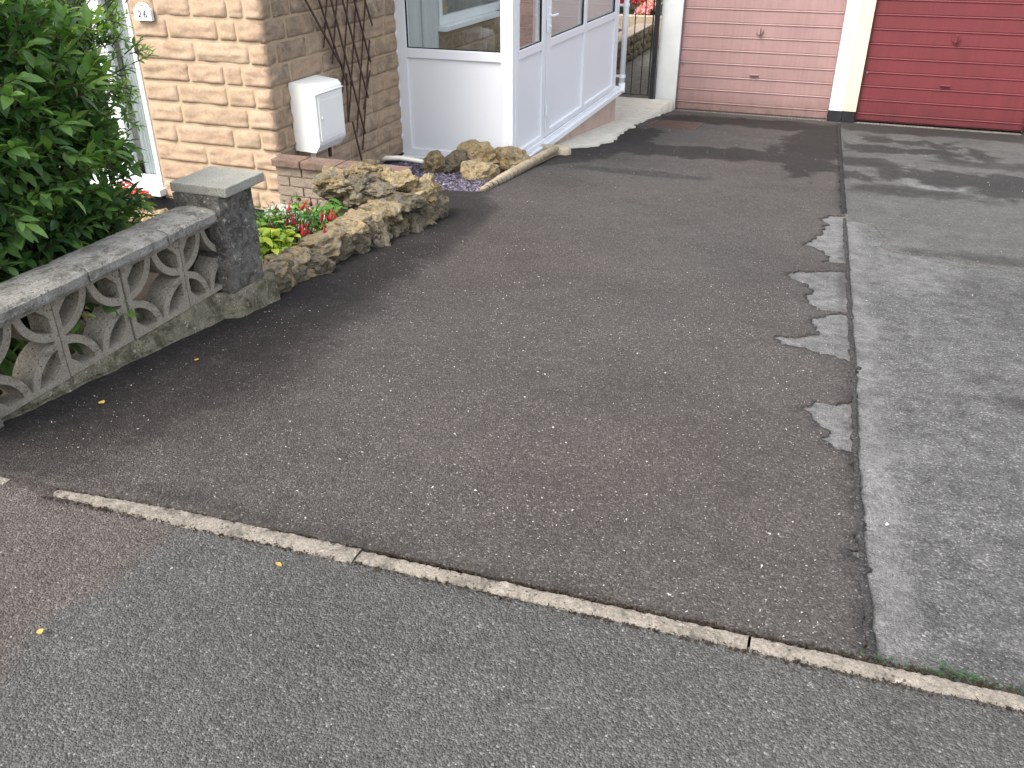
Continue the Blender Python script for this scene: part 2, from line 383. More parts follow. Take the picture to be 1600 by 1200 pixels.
seam = [(.166, 6.17), (.179, 5.48), (.195, 4.709), (.21, 3.908), (.219, 3.392), (.226, 2.862), (.228, 2.548), (.231, 2.287), (.237, 2.033), (.244, 1.821), (.252, 1.666), (.257, 1.50)]
def seamx(y):
    if y > 6.17: return .166 + (.03 - .166) * (y - 6.17) / (13 - 6.17)
    for (xa, ya), (xb, yb) in zip(seam, seam[1:]):
        if yb <= y <= ya: return xa + (xb - xa) * (y - ya) / (yb - ya)
    return .257
P1 = [(.071, 6.299), (.009, 6.084), (.054, 5.957), (.038, 5.685), (-.022, 5.41), (-.061, 5.266), (.018, 5.223), (.098, 5.069), (.064, 4.899), (.14, 4.93)]
P2 = [(.119, 4.753), (.037, 4.698), (-.061, 4.648), (-.128, 4.546), (-.072, 4.443), (-.007, 4.412), (.026, 4.294), (.006, 4.145), (.031, 4.026), (.105, 3.978), (.16, 3.99)]
P3 = [(.15, 3.975), (.106, 3.938), (.042, 3.828), (.063, 3.723), (.088, 3.627), (.023, 3.587), (-.109, 3.498), (-.054, 3.423), (.05, 3.407), (.171, 3.354)]
P4 = [(.155, 2.895), (.087, 2.846), (.061, 2.788), (.096, 2.72), (.13, 2.644), (.151, 2.612), (.136, 2.556), (.162, 2.519), (.195, 2.503)]
right = []
for seq in (P1, P2, P3, P4):
    right += [(seamx(seq[0][1]) + .005, seq[0][1] + .015)] + seq + [(seamx(seq[-1][1]) + .005, seq[-1][1] - .01)]
right = [(.03, 12.9), (.098, 9.175), (.127, 7.315), (.143, 6.76), (.16, 6.33)] + right + [(.238, 2.033), (.25, 1.7), (.256, 1.505)]
left = [(-2.42, 1.405), (-2.42, 5.0), (-2.64, 5.02), (-2.66, 5.72), (-2.37, 5.82), (-2.42, 7.7), (-2.38, 8.05), (-2.66, 8.15), (-2.66, 12.0), (-2.3, 12.9)]
rag = resample(right, .012, .026, 3.1, False, 15)
kerbU = [(0, 1.492), (-.38, 1.474), (-.70, 1.461), (-.94, 1.452), (-1.23, 1.434), (-1.52, 1.416), (-1.83, 1.392), (-2.04, 1.385)]
kU = resample([(.25, 1.503)] + kerbU, .03, .005, 8.8, False, 20)
drive_poly = rag + kU + resample(left, .25, 0, 0, False)
def blob(x, y, cx, cy, rx, ry, edge=.25, s=0., f=2.2):
    d = math.hypot((x - cx) / rx, (y - cy) / ry) + .45 * fbm(x * f + s, y * f * .55, s, 5) + .34 * fbm(x * f * 3.5 + s, y * f * 1.6, s + 3, 5)
    return 1 - ss(1 - edge, 1 + edge, d)
DAMP_SHADE_EDGE = [(1.40, -1.75), (1.64, -1.72), (1.94, -1.66), (2.27, -1.64), (2.77, -1.72), (3.66, -1.84), (4.15, -1.88), (5.1, -2.0), (5.4, -2.05), (5.7, -2.28), (6.2, -2.42)]
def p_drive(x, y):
    # dark margin beside the walls: damp, with their soft shadow painted in
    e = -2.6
    for (ya, xa), (yb, xb) in zip(DAMP_SHADE_EDGE, DAMP_SHADE_EDGE[1:]):
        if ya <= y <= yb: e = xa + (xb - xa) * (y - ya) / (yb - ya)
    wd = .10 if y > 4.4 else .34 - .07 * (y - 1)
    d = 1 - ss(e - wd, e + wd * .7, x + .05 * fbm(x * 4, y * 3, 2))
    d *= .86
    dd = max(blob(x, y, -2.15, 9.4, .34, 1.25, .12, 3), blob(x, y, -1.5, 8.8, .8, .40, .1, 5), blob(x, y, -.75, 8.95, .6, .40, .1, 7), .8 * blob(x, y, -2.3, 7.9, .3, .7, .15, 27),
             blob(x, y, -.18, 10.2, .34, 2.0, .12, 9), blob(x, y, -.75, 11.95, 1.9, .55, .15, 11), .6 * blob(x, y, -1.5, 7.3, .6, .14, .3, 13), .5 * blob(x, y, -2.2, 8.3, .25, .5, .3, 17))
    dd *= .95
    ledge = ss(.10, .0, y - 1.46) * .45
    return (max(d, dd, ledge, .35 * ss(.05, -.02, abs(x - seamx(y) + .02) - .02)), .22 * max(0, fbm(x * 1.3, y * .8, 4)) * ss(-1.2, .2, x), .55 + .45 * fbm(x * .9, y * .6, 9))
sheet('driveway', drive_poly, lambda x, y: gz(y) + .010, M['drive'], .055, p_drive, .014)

def p_old(x, y):
    near = 1 - ss(.0, .22 + .1 * fbm(0, y * 3, 2), x - seamx(y))
    p = max(near * .80, .4 * ss(-.1, .5, fbm(x * 2.2, y * 1.4, 6)) * (1 - ss(.4, 1.3, x)), .34 * (x < seamx(y)))
    p = max(p, .5 * blob(x, y, .5, 5.0, .4, .5, .7, 3))
    d = max(.4 * blob(x, y, 1.1, 4.55, .5, .55, .5, 8), .6 * blob(x, y, .78, 3.15, .10, .09, .5, 4), .45 * blob(x, y, 1.2, 3.4, .5, .12, .5, 14), .25 * ss(.1, .6, fbm(x * 3, y * 3, 12)), .35 * blob(x, y, 1.0, 1.9, .5, .4, .6, 2))
    d = max(d, .6 * (1 - ss(.0, .035, abs(x - seamx(y) + .02))), .5 * ss(.09, .0, y - 1.50))
    return (d, p, .35 + .5 * fbm(x, y, 3))
sheet('neighbour_driveway', [(-.2, 6.45), (-.2, 2.4), (.17, 2.3), (.2, 1.499), (.55, 1.512), (4.2, 1.66), (4.2, 12.95), (.0, 12.95)], lambda x, y: gz(y), M['old'], .05, p_old, 0)
nb = [(.166, 6.17), (.257, 6.198), (.347, 6.116), (.417, 5.753), (.394, 5.488), (.451, 5.365), (.54, 5.362), (.683, 5.403), (.844, 5.298), (1.005, 5.26), (1.122, 5.176), (2.0, 5.0), (4.2, 4.9)]
nbp = resample(nb, .03, .018, 6.6, False, 10) + [(4.2, 12.9), (.06, 12.9), (.125, 9.2), (.15, 7.3)]
def p_new(x, y):
    d = max(blob(x, y, .55, 10.3, .65, .3, .14, 3, 3), .9 * blob(x, y, .35, 9.1, .35, .3, .35, 5, 3), blob(x, y, 1.2, 8.6, .8, .42, .14, 7, 3), .9 * blob(x, y, 1.9, 8.0, .8, .3, .35, 9, 3), blob(x, y, .9, 12.5, 3.4, .55, .25, 21), .8 * blob(x, y, .6, 7.6, .5, .25, .35, 15, 3), .7 * blob(x, y, 2.3, 9.8, .6, .25, .3, 25, 3), .7 * blob(x, y, 1.5, 9.6, .5, .22, .4, 31, 3), .6 * blob(x, y, 1.1, 5.45, .6, .12, .5, 28, 3))
    p = max(.55 * blob(x, y, .72, 8.7, .2, .6, .7, 4, 3), .9 * blob(x, y, .9, 7.95, .2, .16, .5, 24, 4), .30 * ss(0, .5, fbm(x * 2.5, y * 1.4, 2)))
    win_ = ss(7.1, 7.7, y) * (1 - ss(11.2, 12.0, y)) * (1 - .5 * ss(1.6, 2.4, x))
    d = max(d, .9 * win_ * ss(.02, .26, fbm(x * 1.9, y * 1.0, 40.3, 6) + .25 * fbm(x * 9, y * 3.5, 2.2, 4)))
    return (min(1, d), p * (1 - .6 * d), .2)
sheet('neighbour_driveway_top', nbp, lambda x, y: gz(y) + .008, M['newer'], .055, p_new, .016)
# the sealing strip along the joint between the two drives
ss_l = [(seamx(y) - .006, y) for y in [1.51 + .1 * i for i in range(48)]]
ss_r = [(seamx(y) + .014, y) for y in [1.51 + .1 * i for i in range(48)]]
sp = resample(ss_r, .02, .007, 2.2, False, 14) + resample(ss_l, .02, .009, 5.2, False, 14)[::-1]
sheet('seam_strip', sp, lambda x, y: gz(y) + .011, M['strip'], .04, lambda x, y: (.35, .25 * max(0, fbm(x * 9, y * 4, 3)), 0), .008, zbump=.003)
s2 = resample([(seamx(y) + .022, y) for y in [6.4 + .3 * i for i in range(22)]], .05, .006, 2.2, False, 16) + resample([(seamx(y) - .012, y) for y in [6.4 + .3 * i for i in range(22)]], .05, .006, 7.2, False, 16)[::-1]
sheet('seam_strip', s2, lambda x, y: gz(y) + .0125, M['strip'], .05, lambda x, y: (.75, 0, 0), .008)

# kerb edging stones
kerb = bpy.data.objects.new('kerb', None); link(kerb); kerb['kind'] = 'structure'
kx = [-1.83, -.925, .012, .93, 1.85]
def ky(x): return 1.4075 + .0495 * 0 + (x + .9) * .042 + (-.012 * (x + .9) ** 2 if x < -.9 else 0) + .014
for i in range(4):
    x0, x1 = kx[i] + .003, kx[i + 1] - .003; bm = bmesh.new(); n = 110
    rows = []
    for j in range(n + 1):
        x = x0 + (x1 - x0) * j / n; yc = ky(x); r = []
        wob = lambda q, s: .0025 * fbm(x * 14, q, s) + .0045 * fbm(x * 70, q, s)
        hw = .025
        if i == 0: hw = .025 * ss(-.02, .35, (x - x0)) * .6 + .012 + .004
        for dy, dz in ((-hw, -.12), (-hw + wob(1, 2), -.008), (-hw + .006 + wob(1, 2), .004), (-hw * .3, .006), (hw * .3, .006), (hw - .006 + wob(3, 4), .004), (hw + wob(3, 4), -.006), (hw, -.12)):
            r.append(bm.verts.new((x, yc + dy, dz + .002 * fbm(x * 30, dy * 60, 3))))
        rows.append(r)
    for a, b in zip(rows, rows[1:]):
        for k in range(7): bm.faces.new((a[k], b[k], b[k + 1], a[k + 1]))
    bm.faces.new(rows[0]); bm.faces.new(rows[-1][::-1])
    o = MB().bm(bm).build('kerb_stone', M['kerb'], kerb)
o = MB().box(-2.35, -1.99, 1.335, 1.375, -.1, .005, .004).build('kerb_stone', M['kerb'], kerb)

# concrete path from the porch to the gate, garden bed, passage
def path_z(x, y): return gz(y) + .028 + .11 * ss(11.0, 13.0, y)
pp = [(-2.66, 8.35), (-2.52, 8.30), (-2.36, 8.42), (-2.24, 8.62), (-2.21, 9.0), (-2.23, 9.4), (-2.27, 9.9), (-2.30, 10.6), (-2.30, 11.3), (-2.27, 12.2), (-2.26, 13.02), (-4.0, 13.02), (-4.0, 10.9), (-2.66, 10.9)]
def p_path(x, y): return (0, 0, 0)
sheet('path', resample(pp[:11], .04, .045, 4.4, False, 4) + pp[11:], path_z, M['apron'], .1, None, .16, zbump=.003)
m = MB().box(-3.74, -2.56, 13.03, 26, -1.35, -1.09); tag(m.build('passage_path', M['sillstone']), kind='structure')
def gard(x, y): return -.14 - .145 * (y - 1.6)
sheet('garden_soil', [(-12, 1.2), (-2.40, 1.2), (-2.40, 5.0), (-2.62, 5.0), (-2.62, 5.24), (-12, 5.24)], gard, M['soil'], .2, None, 0, zbump=.03)
sheet('slate_bed_soil', [(-3.7, 5.3), (-2.4, 5.3), (-2.38, 7.9), (-2.6, 8.3), (-2.6, 7.05), (-3.7, 7.2)], lambda x, y: gz(y) - .045 - .05 * ss(5.8, 7.2, y), M['soil'], .1, None, 0, zbump=.01)
m = MB().box(-3.69, -2.75, 4.97, 5.13, -.60, -.475, .004); tag(m.build('concrete_slab_path', M['slabgrey']), kind='structure')

# ------------------------------------------------------------------ house
house = thing('house', 'tan split-stone house with white window and stone corner', 'house', (-5, 8, -.6))
def at_house(o): o.parent = house; o.matrix_parent_inverse = Matrix.Translation((5, -8, .6)); return o
XH, YH, CH, Z0 = -3.70, 5.25, .1455, -.576
# wall cores
fw = at_house(MB().box(-11, -6.45, YH - .004, YH + .25, -1.2, 1.9).box(-6.45, -4.785, YH - .004, YH + .25, -1.2, -.58).box(-6.45, -4.785, YH - .004, YH + .25, .95, 1.9).box(-4.785, XH - .004, YH - .004, YH + .25, -1.2, 1.9).build('front_wall', M['mortar']))
sw = at_house(MB().box(XH - .25, XH + .004, YH - .0035, 8.25, -1.2, 1.9).box(XH - .25, XH + .004, 8.25, 10.3, -1.2, .36).box(XH - .25, XH + .004, 8.25, 10.3, 1.3, 1.9).box(XH - .25, XH + .004, 10.3, 14.5, -1.3, 1.9).build('side_wall', M['mortar']))
at_house(MB().box(-11, XH - .27, 14.25, 14.5, -1.7, 1.9).build('rear_wall', M['mortar']))
at_house(MB().box(-11, XH - .004, YH - .012, YH + .02, -1.1, Z0 - .004).box(XH - .02, XH + .012, YH - .0125, 7.16, -1.1, Z0 - .004).build('damp_course', M['blackp']))
rf = MB(); rf.add([(-11.4, 4.95, 1.9), (-3.4, 4.95, 1.9), (-3.4, 14.8, 1.9), (-11.4, 14.8, 1.9), (-9.5, 9.9, 3.7), (-5.5, 9.9, 3.7), (-11.4, 4.95, 1.86), (-3.4, 4.95, 1.86), (-3.4, 14.8, 1.86), (-11.4, 14.8, 1.86)],
       [(0, 1, 5, 4), (1, 2, 5), (2, 3, 4, 5), (3, 0, 4), (9, 8, 7, 6), (0, 6, 7, 1), (1, 7, 8, 2), (2, 8, 9, 3), (3, 9, 6, 0)])
at_house(rf.build('roof', M['roof']))
def stone_block(L, H, rough, seed, n0=0, n1=0, grime=0.):
    """rock-faced block: front at +d, u along length, v up; returns MB in (u, d, v)"""
    nx, nz = max(5, int(L / .022)), 9; vs = []; fs = []
    for j in range(nz + 1):
        for i in range(nx + 1):
            u, v = L * i / nx, H * j / nz
            eu = min(u, L - u) / .005; ev = min(v, H - v) / .022
            e = ss(0, .45, min(eu * 1.6, ev)); e2 = ss(0, 1., min(min(u, L - u) * 5., min(v * 2.2, (H - v) * .75)) / .032)
            d = .006 * e + rough * e2 * (.62 + 1.1 * fbm(u * 8 + seed, v * 26, seed, 4) + .55 * (1 - v / H))
            vs.append((u, max(d, .001 * e), v))
    for j in range(nz):
        for i in range(nx):
            a = j * (nx + 1) + i; fs.append((a, a + 1, a + nx + 2, a + nx + 1))
    b = len(vs); per = [j * (nx + 1) + i for j, i in [(0, i) for i in range(nx + 1)] + [(j, nx) for j in range(1, nz + 1)] + [(nz, i) for i in range(nx - 1, -1, -1)] + [(j, 0) for j in range(nz - 1, 0, -1)]]
    for k in per: vs.append((vs[k][0], -.03, vs[k][2]))
    for k in range(len(per)):
        k2 = (k + 1) % len(per); fs.append((per[k2], per[k], b + k, b + k2))
    return vs, fs
def lay(parent, fn, u0, u1_, rough, zc0, zc1, seed, off, grimef, first=None, lens=(.17, .46)):
    k = zc0; cnt = 0
    while k < zc1:
        z = Z0 + k * CH; rr = random.Random(seed * 100 + k); u = u0 + (first(k) if first else 0); u1 = u1_(k) if callable(u1_) else u1_
        while u < u1 - .01:
            L = rr.choice((.22, .30, .38, .42, .46, .50))
            if u1 - u - L < .12: L = u1 - u
            vs, fs = stone_block(L - .004, CH - .007, rough, seed + k * 3.7 + u * 11)
            mb = MB(); mb.add([fn(u + .002 + a, d, z + .0035 + c) for a, d, c in vs], fs)
            me = mb.mesh('stone_block', True)
            g = grimef(u + L / 2, z + CH / 2, rr)
            at = me.attributes.new('grime', 'FLOAT', 'POINT'); at.data.foreach_set('value', [g] * len(me.vertices))
            part('stone_block', me, M['stone'], parent); u += L; cnt += 1
        k += 1
# front wall: u runs along +X, outwards is -Y; courses below, and past the top of the picture
lay(fw, lambda u, d, v: (u, YH - d, v), -4.78, lambda k: XH - (.13 if k % 2 else .21), .009, 0, 11, 3, 0, lambda u, z, r: max(0, r.uniform(-.3, .35)))
# corner quoins alternate and are wrapped on both faces
for k in range(0, 11):
    z = Z0 + k * CH; La = .13 if k % 2 else .21; Lb = .12 if k % 2 else .26
    for seg in (0, 1):
        L = La if seg == 0 else Lb
        vs, fs = stone_block(L - .004, CH - .008, .012, 60 + k * 2.3 + seg * 9)
        mb = MB()
        if seg == 0: mb.add([(XH - La + a + (.012 if a > L * .6 else 0), YH - d, z + .004 + c) for a, d, c in vs], fs)
        else: mb.add([(XH + d, YH - .010 + a, z + .004 + c) for a, d, c in vs], fs)
        me = mb.mesh('stone_block', True); at = me.attributes.new('grime', 'FLOAT', 'POINT')
        gv = .15 if seg == 0 else U(.3, .9); at.data.foreach_set('value', [gv] * len(me.vertices))
        part('stone_block', me, M['stone'], fw if seg == 0 else sw)
lay(sw, lambda u, d, v: (XH + d, u, v), YH, 7.165, .011, 0, 11, 8, 0, lambda u, z, r: max(.12, min(1, r.uniform(.0, .75) + .35 * ss(-.1, .7, z))), lambda k: .115 if k % 2 else .255)
lay(sw, lambda u, d, v: (XH + d, u, v), 7.19, 10.9, .010, 4, 6, 9, 0, lambda u, z, r: r.uniform(.2, .7))
# front window
def at_(o, p): o.parent = p; return o
win = MB().box(-4.825, -4.787, YH - .012, YH + .06, -.43, .95, .004).box(-5.15, -5.045, YH - .012, YH + .06, -.43, .95, .004).box(-6.45, -6.38, YH - .012, YH + .06, -.43, .95, .004).box(-6.449, -4.788, YH - .013, YH + .062, -.50, -.428, .004).box(-6.449, -4.788, YH - .012, YH + .06, .88, .952, .004).box(-5.76, -5.69, YH - .011, YH + .059, -.43, .88, .004).build('window', M['upvc'], fw)
MB().box(-6.47, -4.772, YH - .075, YH + .05, -.556, -.502, .006).build('window_sill', M['upvc'], win)
for a, b in ((-5.045, -4.825), (-5.69, -5.15), (-6.38, -5.76)):
    MB().box(a - .002, b + .002, YH + .02, YH + .026, -.432, .885).build('window_pane', M['glass'], win)
cu = MB(); n = 40; vs = []; fs = []
for i in range(n + 1):
    x = -5.005 + .20 * i / n; y = YH + .07 + .012 * math.sin(i * 1.3) + .006 * math.sin(i * .5)
    vs += [(x, y, -.428), (x, y, .95)]
cu.add(vs, [(2 * i, 2 * i + 2, 2 * i + 3, 2 * i + 1) for i in range(n)]).build('curtain', M['curtain'], win, True)
MB().box(-4.80, -4.772, YH - .02, YH - .002, .475, .515, .003).build('window_catch', M['iron'], win)
# inner room so the panes do not look through the house
at_house(MB().box(-6.6, -4.6, YH + .9, YH + .95, -.6, 1.2).build('room_wall', M['slabgrey']))

# window of the house that looks into the porch
pw = MB().box(XH - .02, XH + .03, 8.02, 8.10, .41, 1.3, .004).box(XH - .02, XH + .03, 8.10, 10.3, .41, .49, .004).box(XH - .02, XH + .03, 10.22, 10.30, .49, 1.3, .004).build('window', M['upvc'], sw)
MB().box(XH - .02, XH + .12, 7.98, 9.5, .365, .408, .005).build('window_sill', M['upvc'], pw)
MB().box(XH - .002, XH + .004, 8.10, 10.22, .49, 1.3).build('window_pane', M['glass'], pw)
MB().box(XH - .30, XH - .26, 8.0, 10.3, .36, 1.35).build('blind', M['slabgrey'], pw)
MB().box(XH + .012, XH + .05, 7.21, 7.55, -.6, 1.4, .006).box(XH + .012, XH + .03, 7.56, 7.99, -.6, 1.4, .006).box(XH + .0305, XH + .05, 7.62, 7.66, -.6, 1.4, .006).build('door_lining', M['curtain'], sw)

# house number plaque
PS = .80
pl = thing('house_number_plaque', 'white arched plaque with the number 26 beside the window', 'sign', (-4.64, YH - .012, .705))
arch = [(x, z * PS) for x, z in [(-.072, 0), (.072, 0), (.072, .085)] + [(.066, .098)] + [(.054 - .108 * t, .100 + .044 * math.sin(math.pi * t) ** .7) for t in [i / 16 for i in range(17)]] + [(-.066, .098)] + [(-.072, .085)]]
MB().prism([arch], lambda u, v, d: (u, d, v), -.030, -.008).build('plate', M['plaque'], pl)
rim = [(x * .86, .010 + z * .88) for x, z in arch]
MB().prism([arch, rim[::-1]], lambda u, v, d: (u, d, v), -.034, -.0302).build('rim', M['plaque'], pl)
MB().prism([[(math.cos(a) * .017 * (1 + .3 * math.cos(5 * a)), .097 + math.sin(a) * .8 * .010) for a in [i * math.pi / 10 for i in range(20)]]], lambda u, v, d: (u, d, v), -.0325, -.0302).build('flower_motif', M['clay'], pl)
def digit(ch, x):
    cu = bpy.data.curves.new('digit', 'FONT'); cu.body = ch; cu.size = .066; cu.extrude = .001
    tmp = bpy.data.objects.new('digit_tmp', cu); C.objects.link(tmp)
    bpy.context.view_layer.update()
    me = bpy.data.meshes.new_from_object(tmp.evaluated_get(bpy.context.evaluated_depsgraph_get())); bpy.data.objects.remove(tmp)
    me.name = 'digit'; me.materials.clear(); me.materials.append(M['dig'])
    o = link(bpy.data.objects.new('digit', me), pl); o.location = (x, -.0318, .020); o.rotation_euler = (math.pi / 2, 0, 0); return o
digit('2', -.042); digit('6', .003)

# ------------------------------------------------------------------ meter box, trellis, brick planter
mb_ = thing('meter_box', 'white plastic meter box on the side wall of the house', 'meter box', (XH + .012, 5.63, -.17))
prof = [(0, 0), (.17, -.005), (.205, .045), (.21, .06), (.21, .425), (.185, .455), (0, .475)]
MB().prism([prof], lambda u, v, d: (u, d, v), -.185, .185).build('body', M['box'], mb_)
d_ = MB().box(.2102, .222, -.165, .165, .075, .40, .005).build('door', M['box'], mb_)
MB().box(.222, .2245, -.130, .130, .10, .36, .002).build('door_panel', M['box'], d_)
MB().tube([(.222, -.135, .235), (.229, -.135, .235)], .010, 12).build('lock', M['box'], d_)
MB().box(.2101, .228, -.182, .182, .405, .412, .002).build('lip', M['box'], mb_)
MB().tube([(.10, -.12, -.06), (.10, -.12, .01)], .02, 10).build('cable_pipe', M['hose'], mb_)
MB().tube([(.11, .10, -.10), (.11, .10, .01)], .014, 10).build('cable_pipe', M['rust'], mb_)

tr = thing('trellis', 'dark brown diamond trellis fixed to the stone side wall', 'trellis', (XH + .03, 6.3, -.45))
def slat(y0, z0, y1, z1, xo, wd=.007):
    a = Vector((xo, y0, z0)); b = Vector((xo, y1, z1)); t = (b - a).normalized(); nn = Vector((0, -t.z, t.y)) * wd; dx = Vector((.005, 0, 0))
    vs = [p + q * nn + r * dx for p in (a, b) for q in (-1, 1) for r in (-1, 1)]
    vs = [v - Vector(tr.location) for v in vs]
    MB().add(vs, [(0, 1, 3, 2), (4, 6, 7, 5), (0, 4, 5, 1), (2, 3, 7, 6), (0, 2, 6, 4), (1, 5, 7, 3)]).build('slat', M['trellis'], tr)
XT = XH + .045
for y0, y1, z1 in ((5.76, 6.16, .30), (5.92, 6.21, .165), (6.08, 6.425, -.255), (6.24, 6.52, .016), (6.41, 6.605, .285), (6.57, 6.68, .556)):
    sl_ = (y1 - y0) / (.79 - z1)
    slat(y0 - sl_ * .5, .79 + .5, y1, z1, XT)
for y0, z0, y1, z1 in ((6.205, .26, 6.175, -.107), (6.235, -.119, 6.33, -.452)): slat(y0, z0, y1, z1, XT)
for y0, z0, y1, z1 in ((6.25, 1.2, 5.93, .48), (6.42, 1.2, 6.03, .35), (6.58, 1.2, 6.14, .12), (6.70, 1.1, 6.20, -.10), (6.74, .8, 6.31, -.22), (6.72, .45, 6.38, -.38), (6.66, .22, 6.45, -.06)):
    slat(y0 - .25 * (y0 - y1), z0, y1, z1, XT - .0115, .004)

bp = thing('brick_planter', 'low pale brick planter wall with red-brown coping under the meter box', 'planter', (-3.1, 5.2, -.55))
def at_bp(o): o.parent = bp; o.location = Vector(o.location) - Vector(bp.location); return o
me_core = at_bp(MB().box(-3.66, -2.66, 5.165, 5.245, -.56, -.205).build('core', M['mortar']))
me_b = MB().box(0, .205, 0, .09, 0, .062, .004).mesh('brick')
me_h = MB().box(0, .098, 0, .09, 0, .062, .004).mesh('brick')
z = -.205 - .066
for k in range(5):
    x = -3.675 + (0 if k % 2 == 0 else -.0)
    if k % 2: at_bp(part('brick', me_h, M['brickpale'], None, (x, 5.150, z))); x += .107
    while x < -2.75:
        at_bp(part('brick', me_b, M['brickpale'], None, (x + .0, 5.150 + U(-.002, .002), z))); x += .214
    z -= .0705
x = -3.685
for L in (.235, .29, .25, .26):
    o = at_bp(MB().box(0, L - .008, 0, .155, 0, .052, .008).build('coping_tile', M['copetile'])); o.location = Vector((x, 5.115 + U(-.004, .004), -.204)) - Vector(bp.location); x += L

# ------------------------------------------------------------------ porch
pc = thing('porch', 'white uPVC glazed porch with solid lower panels', 'porch', (-3.1, 9, -.8))
def at_p(o, par=None):
    o.parent = par or pc
    if par is None: o.matrix_parent_inverse = Matrix.Translation((3.1, -9, .8))
    return o
YP, XP, ZT = 7.168, -2.62, 1.45
ff = at_p(MB().box(-3.70, -3.605, YP, YP + .07, -.60, ZT, .006).box(-3.606, -2.734, YP + .001, YP + .069, .245, .325, .008).box(-3.606, -2.734, YP + .001, YP + .069, -.60, -.535, .008).box(-3.606, -2.734, YP + .001, YP + .069, ZT - .08, ZT, .006).build('front_frame', M['upvc']))
# wavy sealant bead against the rough stones
vs = []; n = 60
bead = []
for i in range(n + 1):
    z = -.6 + (ZT + .6) * i / n; k = ((z - Z0) / CH) % 1
    bead.append((-3.712 + .010 * math.cos(2 * math.pi * k) + .004 * fbm(z * 9, 3), YP - .004, z))
at_p(MB().tube(bead, .016, 8).build('sealant_bead', M['upvc']), ff)
at_p(MB().box(-2.735, -2.62, YP - .004, YP + .112, -.60, ZT, .012).build('corner_post', M['upvc']))
at_p(MB().box(-2.727, -2.716, YP - .010, YP - .003, -.59, ZT, .003).box(-2.66, -2.65, YP - .010, YP - .003, -.59, ZT, .003).box(-2.621, -2.614, YP + .06, YP + .07, -.59, ZT, .003).build('post_trim', M['upvc']))
at_p(MB().box(-3.604, -2.736, YP + .022, YP + .045, -.534, .244).build('lower_panel', M['panel']))
at_p(MB().box(-3.604, -2.736, YP + .030, YP + .036, .326, ZT - .08).build('glass_pane', M['glass']))
at_p(MB().box(-3.604, -2.736, YP + .012, YP + .030, .3255, .332).box(-3.6045, -3.598, YP + .012, YP + .030, .332, ZT - .08).box(-2.742, -2.7355, YP + .012, YP + .030, .332, ZT - .08).build('gasket', M['rubber']))
sil = at_p(MB().box(-3.75, -2.572, YP - .055, YP + .03, -.652, -.601, .006).box(-2.66, -2.572, YP + .029, 11.12, -.652, -.601, .006).build('sill', M['upvc']))
at_p(MB().box(-2.69, -2.606, YP + .113, 11.02, -.600, -.562, .005).build('threshold_rail', M['upvc']))
sf = MB()
for a, b in ((7.281, 7.335), (7.955, 8.050), (10.655, 10.78)): sf.box(-2.69, XP, a, b, -.561, ZT, .006); at_p(sf.build('side_post', M['upvc'])); sf = MB()
for a, b in ((7.335, 7.955), ):
    at_p(MB().box(-2.689, XP - .001, a, b, .25, .325, .006).build('side_rail', M['upvc'])); at_p(MB().box(-2.689, XP - .001, a, b, -.561, -.52, .006).build('side_rail', M['upvc']))
dr = MB().box(-2.688, XP + .004, 8.064, 8.20, -.555, ZT - .02, .008).box(-2.688, XP + .004, 9.33, 9.42, -.555, ZT - .02, .006)
for a, b in ((8.2, 9.33), (9.42, 10.65)): dr.box(-2.687, XP + .002, a, b, .25, .325, .006).box(-2.687, XP + .002, a, b, -.555, -.50, .006)
dr = at_p(dr.build('door', M['upvc']))
at_p(MB().box(-2.68, XP - .012, 8.0505, 8.0635, -.555, ZT).build('door_gap', M['rubber']))
hd = at_p(MB().box(XP + .004, XP + .018, 8.09, 8.125, .38, .60, .004).build('handle_plate', M['upvc']), dr)
at_p(MB().tube([(XP + .018, 8.108, .53), (XP + .05, 8.108, .53), (XP + .05, 8.24, .53)], .010, 10).tube([(XP + .018, 8.108, .44), (XP + .03, 8.108, .44)], .012, 10).build('handle', M['upvc']), dr)
for z in (.40, -.35): at_p(MB().tube([(XP + .012, 8.057, z), (XP + .012, 8.057, z + .10)], .012, 10).build('hinge', M['upvc']), dr)
for a, b in ((7.335, 7.955), (8.2, 9.33), (9.42, 10.655)):
    at_p(MB().box(-2.665, -2.642, a + .001, b - .001, -.52, .252).build('lower_panel', M['panel']))
    at_p(MB().box(-2.656, -2.650, a + .001, b - .001, .324, ZT - .05).build('glass_pane', M['glass']))
    at_p(MB().box(-2.650, -2.632, a + .001, b - .001, .3245, .331).box(-2.650, -2.632, a + .0005, a + .007, .331, ZT - .05).box(-2.650, -2.632, b - .007, b - .0005, .331, ZT - .05).build('gasket', M['rubber']))
at_p(MB().box(-3.7, -2.55, YP - .08, 11.15, ZT + .02, ZT + .03).build('roof', M['poly']))
at_p(MB().box(-3.69, -2.625, 10.79, 10.86, -.6, ZT).build('end_wall', M['upvc']))
at_p(MB().box(-3.69, -2.70, YP + .10, 10.80, -.64, -.60).build('floor', M['slabgrey']))
pb = MB(); y = 8.25
for L in (.66, .68, .66, .66):
    at_p(MB().box(-2.74, -2.618, y + .006, y + L - .006, -1.25, -.653, .008).build('plinth_block', M['plinthpink'])); y += L
at_p(MB().box(-3.68, -2.63, YP + .0, 8.25, -.9, -.654).build('footing', M['blackp']))
at_p(MB().box(-2.74, -2.625, 8.25, 10.89, -1.25, -.66).build('plinth_mortar', M['white']))

